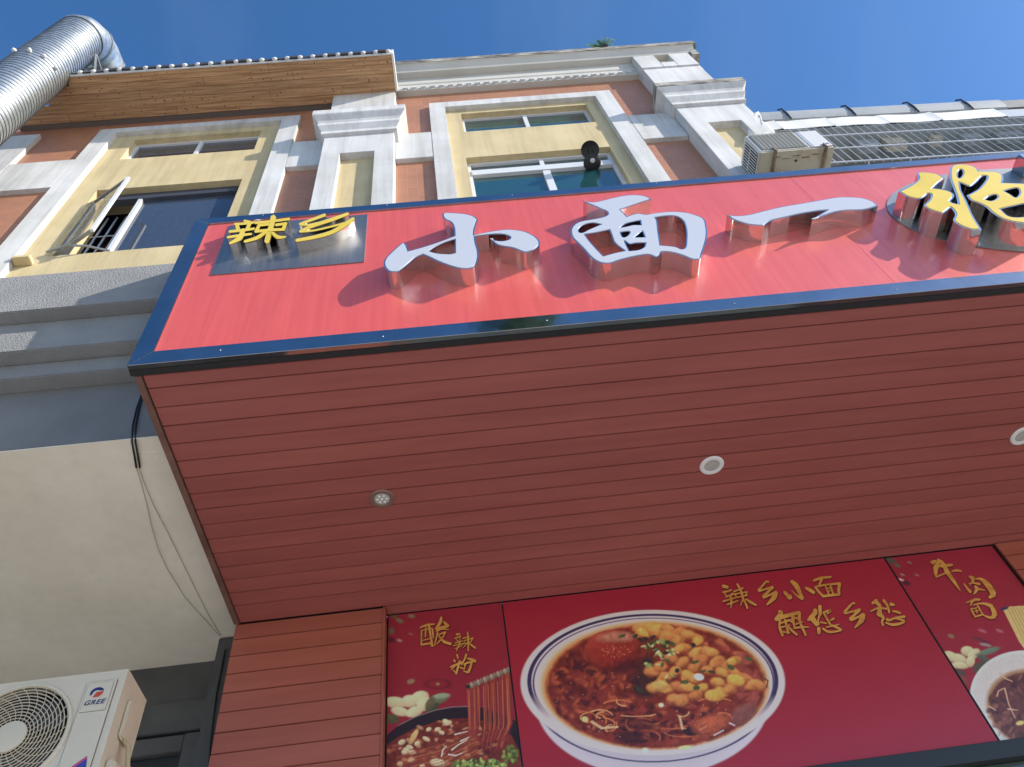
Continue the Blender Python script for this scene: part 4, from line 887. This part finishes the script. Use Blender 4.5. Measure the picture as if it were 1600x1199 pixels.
def sweep(stations, r):
    b = MB(); seg = 48
    for p_, d_ in stations:
        u = Vector((1,0,0)); v_ = d_.cross(u)
        for k in range(seg): t = 2*math.pi*k/seg; b.v.append(tuple(p_ + (u*math.cos(t)+v_*math.sin(t))*r))
    for i in range(len(stations)-1):
        for k in range(seg): p_ = i*seg+k; q = i*seg+(k+1)%seg; b.f.append((p_, q, q+seg, p_+seg))
    return b
for g in range(4):
    t0, t1 = g*math.pi/8, (g+1)*math.pi/8
    dbuild(sweep([bend(t0), bend(t1)], DR + .004), 'elbow_gore', 'galv')
for t in (0, math.pi/8*2, math.pi/2):
    p_, d_ = bend(t); dbuild(sweep([(p_-d_*.018, d_), (p_-d_*.016, d_), (p_+d_*.016, d_), (p_+d_*.018, d_)], DR + .014), 'seam_collar', 'galvdark')
st = []
yy = DY + ER; zt_ = zc + ER
b = MB(); seg = 40; rows = 0
while yy < 5.4:
    for r, h in ((DR,0),(DR,.05),(DR+.006,.057),(DR+.006,.066)):
        for k in range(seg): t = 2*math.pi*k/seg; b.v.append((DX + r*math.cos(t), yy+h, zt_ + r*math.sin(t)))
        rows += 1
    yy += .074
for i in range(rows-1):
    for k in range(seg): p_ = i*seg+k; q = i*seg+(k+1)%seg; b.f.append((p_, q, q+seg, p_+seg))
dbuild(b, 'spiral_pipe', 'galv')
q = Vector((DX+.24, DY+.13, 12.66)); s_ = Vector((-3.90, 2.62, ZE+.12))
MB().bar(q, s_, .022, .012).build('support_strut', M['galvdark'], duct); MB().bar(q + Vector((.005,.02,0)), s_ + Vector((.10,.06,.03)), .022, .012).build('support_strut', M['galvdark'], duct)
for px, py in ((23,80),(46,80),(68,89),(86,107)):
    v = ray(px, py); A2 = v.x**2+v.y**2; B2 = -2*(DX*v.x+DY*v.y); C2 = DX**2+DY**2-(DR+.006)**2; t = (-B2-math.sqrt(max(B2*B2-4*A2*C2,0)))/(2*A2); pt = CAM+v*t
    nrm = Vector((pt.x-DX, pt.y-DY, 0)).normalized()
    MB().lathe([(.022,-.005),(.024,.012),(.016,.03),(.004,.036)], pt, nrm, 12).build('cable_clip', M['tilecap'], duct, smooth=.8)

# ------------------------------------------------------------------ air conditioners
def fan_grille(c, r, y, m, parent, rings=12, spokes=28):
    b = MB(); seg = 56
    for k in range(rings):
        rr = r*(.30 + .70*(k/(rings-1)))
        n0 = len(b.v)
        for i in range(seg):
            t = 2*math.pi*i/seg
            for q, yy_ in ((rr-.0021, y), (rr+.0021, y), (rr+.0021, y+.005), (rr-.0021, y+.005)): b.v.append((c[0]+q*math.cos(t), yy_, c[1]+q*math.sin(t)))
        for i in range(seg):
            a = n0+i*4; e = n0+((i+1)%seg)*4
            for k2 in range(4): b.f.append((a+k2, e+k2, e+(k2+1)%4, a+(k2+1)%4))
    for s2 in range(spokes):
        t0 = 2*math.pi*s2/spokes; pts = []
        for i in range(7):
            f_ = i/6; rr = r*(.29+.71*f_); t = t0 + .55*f_**1.3; pts.append((c[0]+rr*math.cos(t), y+.0035, c[1]+rr*math.sin(t)))
        b.tube(pts, .0021, 4, caps=False)
    return b.build('fan_grille', M[m], parent)
ac = thing('air_conditioner', 'cream air conditioner outdoor unit with round fan grille under the arcade ceiling', 'air conditioner', (-2.3, 3.8, 3.62), 'air conditioner outdoor units')
AX0, AX1, AY, AZ0, AZ1 = -2.73, -1.868, 3.655, 3.60, 4.262
FC, FR = (-2.36, 3.945), .272
# front plate with a round opening
b = MB(); n = 64
inner = [(FC[0]+FR*1.03*math.cos(2*math.pi*k/n), FC[1]+FR*1.03*math.sin(2*math.pi*k/n)) for k in range(n)]
def edge_pt(t):
    dx, dz = math.cos(t), math.sin(t); s1 = min([((AX1-FC[0])/dx if dx > 0 else (AX0-FC[0])/dx) if abs(dx) > 1e-6 else 9, ((AZ1-FC[1])/dz if dz > 0 else (AZ0-FC[1])/dz) if abs(dz) > 1e-6 else 9]); return (FC[0]+dx*s1, FC[1]+dz*s1)
angs = sorted([2*math.pi*k/n for k in range(n)] + [math.atan2(z-FC[1], x-FC[0]) % (2*math.pi) for x in (AX0, AX1) for z in (AZ0, AZ1)])
na = len(angs)
b.v = [(FC[0]+FR*1.03*math.cos(t), AY, FC[1]+FR*1.03*math.sin(t)) for t in angs] + [(edge_pt(t)[0], AY, edge_pt(t)[1]) for t in angs] + [(FC[0]+FR*1.03*math.cos(t), AY+.06, FC[1]+FR*1.03*math.sin(t)) for t in angs] + [(edge_pt(t)[0], AY+.30, edge_pt(t)[1]) for t in angs]
for i in range(na):
    j = (i+1) % na
    b.f += [(i, na+i, na+j, j), (2*na+i, i, j, 2*na+j), (na+i, 3*na+i, 3*na+j, na+j)]
b.f.append(tuple(3*na+i for i in range(na)))
b.build('casing', M['acbody'], ac, smooth=.5, bevel=0)
MB().lathe([(FR*1.0,.07),(FR*1.02,.075)], (FC[0], AY, FC[1]), (0,1,0), 48).build('fan_cavity', M['interior'], ac)
fb = MB()
for k in range(3):
    t0 = k*2.094+.4
    q = [(FC[0]+r_*math.cos(t0+dt), AY+.03+.02*dt, FC[1]+r_*math.sin(t0+dt)) for r_, dt in ((.08,0),(.25,-.2),(.255,.5),(.21,.9),(.08,.6))]; fb.quad(*q)
fb.build('fan_blades', M['darkwall'], ac)
fan_grille(FC, FR, AY - .006, 'grillewhite', ac)
MB().lathe([(FR*1.0,.004),(FR*1.015,-.010),(FR*1.06,-.010),(FR*1.075,-.001)], (FC[0], AY, FC[1]), (0,1,0), 56, caps=False).build('grille_rim', M['acbody'], ac, smooth=.6)
MB().lathe([(.082,-.006),(.080,-.014),(.06,-.018),(.01,-.019)], (FC[0]+.006, AY, FC[1]), (0,1,0), 36).build('grille_hub', M['acbody'], ac, smooth=.6)
lp = [at(545/4, 900+668/4, AY-.004), at(718/4, 900+662/4, AY-.004)]
MB().box(-2.062, -1.905, AY-.006, AY-.0005, 3.62, 4.205).build('front_plate', M['acbody'], ac, bevel=.004)
MB().box(-2.048, -1.92, AY-.009, AY-.0062, 4.03, 4.193).build('logo_plate', M['acbody'], ac, bevel=.003)
# side: handle bulge, valve cover, pipes
MB().box(AX1+.0005, AX1+.022, 3.735, 3.85, 3.93, 4.14).build('side_handle', M['acbody'], ac, bevel=.01)
MB().box(AX1+.0005, AX1+.045, 3.70, 3.90, 3.60, 3.80).build('valve_cover', M['acbody'], ac, bevel=.012)
MB().tube([(AX1+.02,3.79,3.935),(AX1+.05,3.79,3.90),(AX1+.075,3.80,3.78),(AX1+.09,3.82,3.5),(AX1+.10,3.9,3.1)], .012, 8).build('pipe_wrap', M['conduit'], ac, smooth=1)
for x in (-2.6, -2.0): MB().box(x, x+.05, 3.68, 5.44, 3.54, 3.598).build('bracket_arm', M['galvdark'], ac)
# emblem: blue arc over a red quarter, and lettering
lc = (-1.990, 4.135)
def flat(name, pts, m, parent, y):
    b = MB(); b.v = [(x, y, z) for x, z in pts]; b.f = [tuple(range(len(pts)))]; return b.build(name, M[m], parent)
ro, ri = .034, .021
arc = [(lc[0]+ro*math.cos(t), lc[1]+ro*.86*math.sin(t)) for t in np.linspace(.15, 3.75, 22)] + [(lc[0]+ri*math.cos(t), lc[1]-.004+ri*.8*math.sin(t)) for t in np.linspace(3.3, 0.9, 14)] + [(lc[0]+.032, lc[1]+.008)]
flat('emblem_arc', arc, 'logoblue', ac, AY-.0105)
flat('emblem_wedge', [(lc[0]-.016,lc[1]-.027),(lc[0]-.002,lc[1]+.002),(lc[0]+.034,lc[1]+.004),(lc[0]+.028,lc[1]-.014),(lc[0]+.014,lc[1]-.027)], 'logored', ac, AY-.0107)
def lettering(text, x, z, size, y, m, parent, shear=.25, sx=1.0, name='lettering'):
    cu = bpy.data.curves.new('lettering', 'FONT'); cu.body = text; cu.size = size; cu.shear = shear; cu.align_x = 'CENTER'; cu.offset = size*.02; cu.space_character = 1.1
    o = bpy.data.objects.new('lettering', cu); sc.collection.objects.link(o)
    me = bpy.data.meshes.new_from_object(o.evaluated_get(bpy.context.evaluated_depsgraph_get())); bpy.data.objects.remove(o); bpy.data.curves.remove(cu)
    off = world_loc(parent)
    for v in me.vertices: a, c_, _ = v.co; v.co = (x + a*sx - off.x, y - off.y, z + c_ - off.z)
    me.materials.clear(); me.materials.append(M[m]); return link(name, me, parent)
lettering('GREE', -1.988, 4.068, .036, AY-.0105, 'logoblue', ac, sx=1.15)
def pxflat(name, pts, m, y): flat(name, [(q.x, q.z) for q in (at(a, e, y) for a, e in pts)], m, ac, y)
pxflat('label_sticker', [(115,1197),(136,1184),(133,1212),(100,1218),(104,1204)], 'labelblue', AY-.0075)
pxflat('label_stripe', [(112,1198),(136,1181),(136,1185),(112,1202)], 'pink', AY-.0078)

ac.location = (-2.4725, 4.085, 3.7715); ac.scale = (1.075, 1.075, 1.075)

# unit by the right pilaster
ac2 = thing('air_conditioner', 'weathered white air conditioner outdoor unit on rusty brackets beside the right pilaster', 'air conditioner', (3.19, 2.83, 8.14), 'air conditioner outdoor units')
BX0, BX1, BY, BY1, BZ0, BZ1 = 2.85, 3.532, 2.70, 2.965, 8.15, 8.57
MB().box(BX0, BX1, BY, BY1, BZ0 + .02, BZ1).build('casing', M['acwhite'], ac2, bevel=.012)
MB().box(BX0+.004, BX1-.004, BY+.004, BY1, BZ0, BZ0+.0195).build('base_pan', M['acpan'], ac2, bevel=.004)
for k in range(5): MB().box(BX0+.12+.09*k, BX0+.19+.09*k, BY+.05+.02*(k%2), BY+.058+.02*(k%2), BZ0-.003, BZ0-.0005).build('pan_slot', M['rust'], ac2)
MB().lathe([(.012,-.002),(.012,-.0005)], (BX0+.34, BY+.10, BZ0), (0,0,1), 12).build('drain_hole', M['black'], ac2)
b = MB()
MB().box(BX0+.028, BX1-.225, BY-.006, BY-.0005, BZ0+.045, BZ1-.02).build('fan_net', M['acgrey'], ac2, bevel=.02)
nb2 = MB()
for k in range(15): z = BZ0+.06+k*.0245; nb2.bar((BX0+.04, BY-.0085, z), (BX1-.237, BY-.0085, z), .004)
for k in range(11): x = BX0+.05+k*.038; nb2.bar((x, BY-.011, BZ0+.05), (x, BY-.011, BZ1-.025), .004)
g_ = nb2.build('net_wires', M['acgrey'], ac2); g_['kind'] = 'stuff'
MB().box(BX1-.205, BX1-.18, BY-.004, BY-.0005, BZ0+.03, BZ1-.01).build('side_groove', M['greytrim'], ac2)
MB().box(BX1-.178, BX1-.006, BY-.004, BY-.0005, BZ0+.03, BZ1-.008).build('front_cover', M['paperwhite'], ac2, bevel=.003)
for k, (dx, dz, ww) in enumerate(((.0,.0,.03),(.036,.012,.022),(.062,.024,.028))):
    MB().box(BX1-.11+dx, BX1-.11+dx+ww, BY-.0055, BY-.0042, BZ0+.05+dz, BZ0+.068+dz).build('label_mark', M['labelblue'], ac2)
# vent grille in the left end
MB().box(BX0-.003, BX0-.0005, BY+.03, BY1-.015, BZ0+.05, BZ1-.06).build('vent_opening', M['interior'], ac2)
for k in range(9):
    yv = BY+.035+k*.0265; MB().box(BX0-.009, BX0-.0035, yv, yv+.008, BZ0+.05, BZ1-.06).build('vent_bar', M['acwhite'], ac2)
MB().box(BX0-.012, BX0-.0092, BY+.03, BY1-.015, BZ0+.20, BZ0+.215).build('vent_bar', M['acwhite'], ac2)
for x in (BX0+.12, BX1-.10):
    b = MB().box(x, x+.022, BY-.02, PF-.001, BZ0-.028, BZ0-.0035); b.box(x+.003, x+.019, BY-.024, BY-.001, BZ0-.03, BZ0+.055); b.build('mounting_bracket', M['rust'], ac2, bevel=.003)
MB().box(BX0+.10, BX1-.06, BY1+.001, BY1+.02, BZ0-.06, BZ0-.004).build('wall_plate', M['rust'], ac2)

# crumpled white sheet beside the pilaster
sh = MB(); outl = [(1168,214),(1169,199),(1173,187),(1179,178),(1185,176),(1189,182),(1191,190),(1199,198),(1209,206),(1213,216)]
cx_, cy_ = 1188, 212; rings_ = 6
for r_ in range(rings_+1):
    f_ = r_/rings_
    for px, py in outl:
        qx, qy = cx_+(px-cx_)*f_, cy_+(py-cy_)*f_; dpt = 2.99 + .012*math.sin(px*.45+r_*.5)*f_
        sh.v.append(tuple(at(qx, qy, dpt)))
no = len(outl)
for r_ in range(rings_):
    for k in range(no-1): a = r_*no+k; sh.f.append((a, a+1, a+1+no, a+no))
so2 = sh.build('plastic_sheet', M['whitesheet']); tag(so2, 'crumpled white sheet bulging out between the pilaster and the gutter', 'sheet')
sm_ = so2.modifiers.new('solid', 'SOLIDIFY'); sm_.thickness = .012; so2.data.shade_smooth()

# ------------------------------------------------------------------ round lamp, plant
c1 = at(922, 234.5, 3.05); r1 = .094
lamp = thing('wall_lamp', 'small round black lamp hood hanging in front of the middle bay window', 'lamp', tuple(c1))
vd = (CAM - c1).normalized()
MB().lathe([(r1*.5,-.05),(r1*.92,-.03),(r1,.0),(r1*.99,.014),(r1*.90,.012),(r1*.86,.0),(r1*.45,-.022),(r1*.1,-.024)], c1, vd, 36).build('lamp_hood', M['black'], lamp, smooth=.6)
c2 = at(925, 254, 3.17)
MB().lathe([(.03,-.03),(.080,-.01),(.092,.01),(.06,.03),(.02,.035)], c2, (0,-.25,-1), 28).build('lamp_base', M['black'], lamp, smooth=.8)
MB().tube([c1 - vd*.03, (c1+c2)/2 + Vector((0,.02,0)), c2], .022, 10).build('lamp_neck', M['black'], lamp, smooth=.8)
MB().lathe([(.022,0),(.024,.01),(.012,.016)], at(926, 251, 3.07), (CAM-c2).normalized(), 14).build('bulb_socket', M['paperwhite'], lamp, smooth=.6)

pl0 = at(938, 71, 2.93)
plant = thing('fern', 'small green fern sprouting from the coping of the cornice', 'plant', (pl0.x, pl0.y, 12.61))
def leaflet(b, p_, d_, ln, wd, up=Vector((0,0,1))):
    d_ = d_.normalized(); s_ = d_.cross(up); s_ = s_.normalized() if s_.length > .01 else Vector((1,0,0)); m_ = p_ + d_*ln*.5
    b.quad(p_, m_ + s_*wd/2, p_ + d_*ln, m_ - s_*wd/2)
stem = MB(); lf = MB()
for k in range(13):
    a = random.uniform(0, 6.28); tilt = random.uniform(.1, .75); L0 = random.uniform(.22, .40)
    d0 = Vector((math.cos(a)*tilt + .15, math.sin(a)*tilt*.7 - .25, 1)).normalized(); base = Vector((pl0.x, pl0.y, 12.61)); pts = [base + d0*L0*f_ + Vector((0,0,-.10*f_*f_*tilt)) for f_ in (0,.35,.7,1)]
    stem.tube(pts, [.004,.003,.002,.001], 4)
    for f_ in np.linspace(.25, 1, 9):
        p_ = base + d0*L0*f_ + Vector((0,0,-.10*f_*f_*tilt))
        for sgn in (-1, 1): leaflet(lf, p_, d0.cross(Vector((0,1,.3)))*sgn + d0*.7, .085*(1.2-.6*f_), .04, Vector((0,-1,.4)))
stem.build('stem', M['bark'], plant); lf_ = lf.build('foliage', M['fern'], plant); lf_['kind'] = 'stuff'
MB().lathe([(.05,-.02),(.035,.0),(.01,.015)], (pl0.x, 2.89, 12.60), (0,0,1), 12).build('moss_clump', M['rooftile'], plant)

# ------------------------------------------------------------------ neighbour on the right: set back house with gutter and window cage
nb = thing('neighbour_house', 'lower house at the right with grey gutter, white fascia sheets and a dark window wall', 'house', (6.5, 4.2, 0))
YW = math.radians(1.3)
def yq(x, y): return y + (x - 4.8)*math.tan(YW)
def rb_(name, m, x0, x1, y0, y1, z0, z1, bevel=.003):
    b = MB().box(x0, x1, y0, y1, z0, z1); b.v = [(x, yq(x, y_), z) for x, y_, z in b.v]; return b.build(name, M[m], nb, bevel=bevel)
rb_('wall', 'concrete', 3.47, 14, 4.15, 4.4, 6.8, 11.0)
rb_('wall', 'greypaint', 3.47, 14, 3.72, 4.149, 11.02, 11.4)
for k in range(8):
    x0 = 4.2 + k*.95; rb_('window_bay', 'bayglass', x0, x0 + .88, 4.11, 4.148, 8.6, 10.85)
    for j in range(2): rb_('clutter', 'gutter' if (k+j) % 2 else 'acpan', x0 + .1 + .4*j + random.uniform(0,.1), x0 + .3 + .4*j + random.uniform(0,.15), 3.78, 3.90, 10.93 - random.uniform(.04,.16), 10.985)
# fascia sheets (slightly rippled), each its own sheet
xs_ = [3.5, 4.35, 5.03, 5.75, 6.45, 7.315]
for a, e in zip(xs_[:-1], xs_[1:]):
    b = MB(); n = 10
    for i in range(n+1):
        x = a + .002 + (e-a-.004)*i/n; dy = .006*math.sin(i/n*math.pi*1.7+a*3) - .012*(i == n)
        for z, off_ in ((11.018, 0), (11.335, .012)):
            for th in (0, .008): b.v.append((x, yq(x, 3.605 + dy + off_ + th), z + random.uniform(-.004,.004)))
    for i in range(n):
        p_ = i*4; q = p_+4
        b.f += [(p_, q, q+2, p_+2), (p_+1, p_+3, q+3, q+1), (p_, p_+1, q+1, q), (p_+2, q+2, q+3, p_+3)]
    b.build('fascia_sheet', M['whitesheet'], nb, smooth=.8)
rb_('fascia_end', 'greytrim', 7.33, 14, 3.61, 3.64, 11.02, 11.28)
rb_('soffit_board', 'bayglass', 3.5, 14, 3.62, 4.14, 10.99, 11.016)
# gutter profile
gp = [(3.60,11.585),(3.585,11.595),(3.58,11.57),(3.59,11.45),(3.61,11.38),(3.66,11.345),(3.74,11.345),(3.77,11.38),(3.77,11.64),(3.755,11.64),(3.75,11.39),(3.67,11.36),(3.63,11.39),(3.61,11.46)]
b = MB().prism(gp, 3.6, 7.55); b.v = [(x, yq(x, y_), z) for x, y_, z in b.v]; b.build('gutter', M['gutter'], nb, smooth=.5)
for px, py in ((1211,165),(1317,163),(1421,160),(1508,155)):
    p_ = at(px, py, 3.58); x = p_.x + .02
    MB().tube([(x-.035, yq(x,3.60), 11.70), (x-.008, yq(x,3.57), 11.64), (x, yq(x,3.575), 11.46), (x+.012, yq(x,3.60), 11.36)], .012, 8).build('gutter_hook', M['hook'], nb, smooth=.8)
for k in range(7):
    x = 7.56 + k*.16
    b = MB().lathe([(.085,-.5),(.085,.0),(.07,.0)], (x, yq(x, 3.6) + .3, 11.70), (0,-1,-.35), 14); b.build('eave_tile', M['concrete'], nb, smooth=.6)
rb_('eave_end', 'concrete', 7.56, 9.5, 3.62, 4.2, 11.38, 11.66)

cage = thing('window_cage', 'projecting window cage of thin grey bars under the white fascia', 'window cage', (6.2, 3.6, 9.8))
def tilt(x, y_, z): return (x, yq(x, y_), z)
bar_me = None; x = 4.40; cl = cage.location
while x < 9.0:
    if bar_me is None:
        b = MB().tube([(0,0,0),(0,0,1.16)], .0055, 6); bar_me = proto(b, 'cage_bar', M['cage'])
    link('cage_bar', bar_me, cage, (x - cl.x, yq(x, 3.6) - cl.y, 9.82 - cl.z)); x += .1085
for z, r_ in ((10.66,.010),(10.25,.010),(9.84,.012)):
    MB().bar(tilt(4.3, 3.588, z), tilt(9.1, 3.588, z), .014).build('cage_rail', M['cage'], cage)
rb2 = MB()
for k in range(10): rb2.bar(tilt(4.4+k*.5, 3.6, 9.86), tilt(4.4+k*.5, 4.1, 9.86), .014)
rb2.build('cage_floor', M['cage'], cage)

# ------------------------------------------------------------------ cables at the left of the canopy
def cable(name, pts, r, m, label, cat):
    o = MB().tube(pts, r, 8).build(name, M[m], None, smooth=1); return tag(o, label, cat, 'cables beside the canopy')
for k, dx in enumerate((0, 5.5)):
    P_ = [at(221+dx*.3, 617, 3.165), at(213+dx*.6, 640, 3.165), at(207+dx*.8, 666, 3.165)] + [atz(206+dx, 690, 5.575), atz(210+dx, 712, 5.58), atz(213+dx*1.0, 731, 5.585)]
    cable('black_cable', P_, .0062, 'cable', ['black cable drooping from the canopy corner, outer of the two', 'black cable drooping from the canopy corner, nearer the red trim'][k], 'cable')
cable('thin_wire', [atz(x, y_, 5.586) for x, y_ in ((213,731),(221,757),(230,790),(236,820),(248,860),(262,890),(290,935),(318,966),(343,994))], .0026, 'wire', 'thin pale wire curving along the beige ceiling to the column', 'wire')
cable('thin_wire', [atz(x, y_, 5.586) for x, y_ in ((217,731),(226,757),(240,790),(262,832),(283,875),(305,920),(325,960),(345,993))], .0026, 'wire', 'thin pale wire running straight along the beige ceiling to the column', 'wire')
cable('black_cable', [at(352,1015,5.21), at(338,1085,5.21), at(330,1150,5.20), at(326,1199,5.20), at(322,1290,5.20)], .007, 'cable', 'black cable running down the dark column', 'cable')

# ------------------------------------------------------------------ street tree across the pavement (seen mirrored in the sign border)
tree = thing('street_tree', 'leafy street tree on the pavement, mirrored in the black sign border', 'tree', (1.6, -5.6, 0))
MB().tube([(1.6,-5.6,0),(1.55,-5.5,3),(1.6,-5.2,7),(1.4,-4.6,10),(1.3,-4.05,15.0)], [.2,.16,.13,.09,.03], 10).build('trunk', M['bark'], tree, smooth=1)
lb = MB()
for cc, rr, nl in (((1.35,-4.0,15.6),.8,1100),((1.5,-4.3,14.4),.8,600),((1.1,-4.1,13.4),.6,300)):
    for _ in range(nl):
        d_ = Vector((random.gauss(0,1), random.gauss(0,1), random.gauss(0,1))).normalized()*rr*random.random()**.4
        leaflet(lb, Vector(cc)+d_, Vector((random.gauss(0,1), random.gauss(0,1), random.gauss(0,.6))), .24, .11, Vector((random.gauss(0,1),random.gauss(0,1),1)).normalized())
cr = lb.build('crown', M['leaf'], tree); cr['kind'] = 'stuff'
bpy.context.view_layer.update()
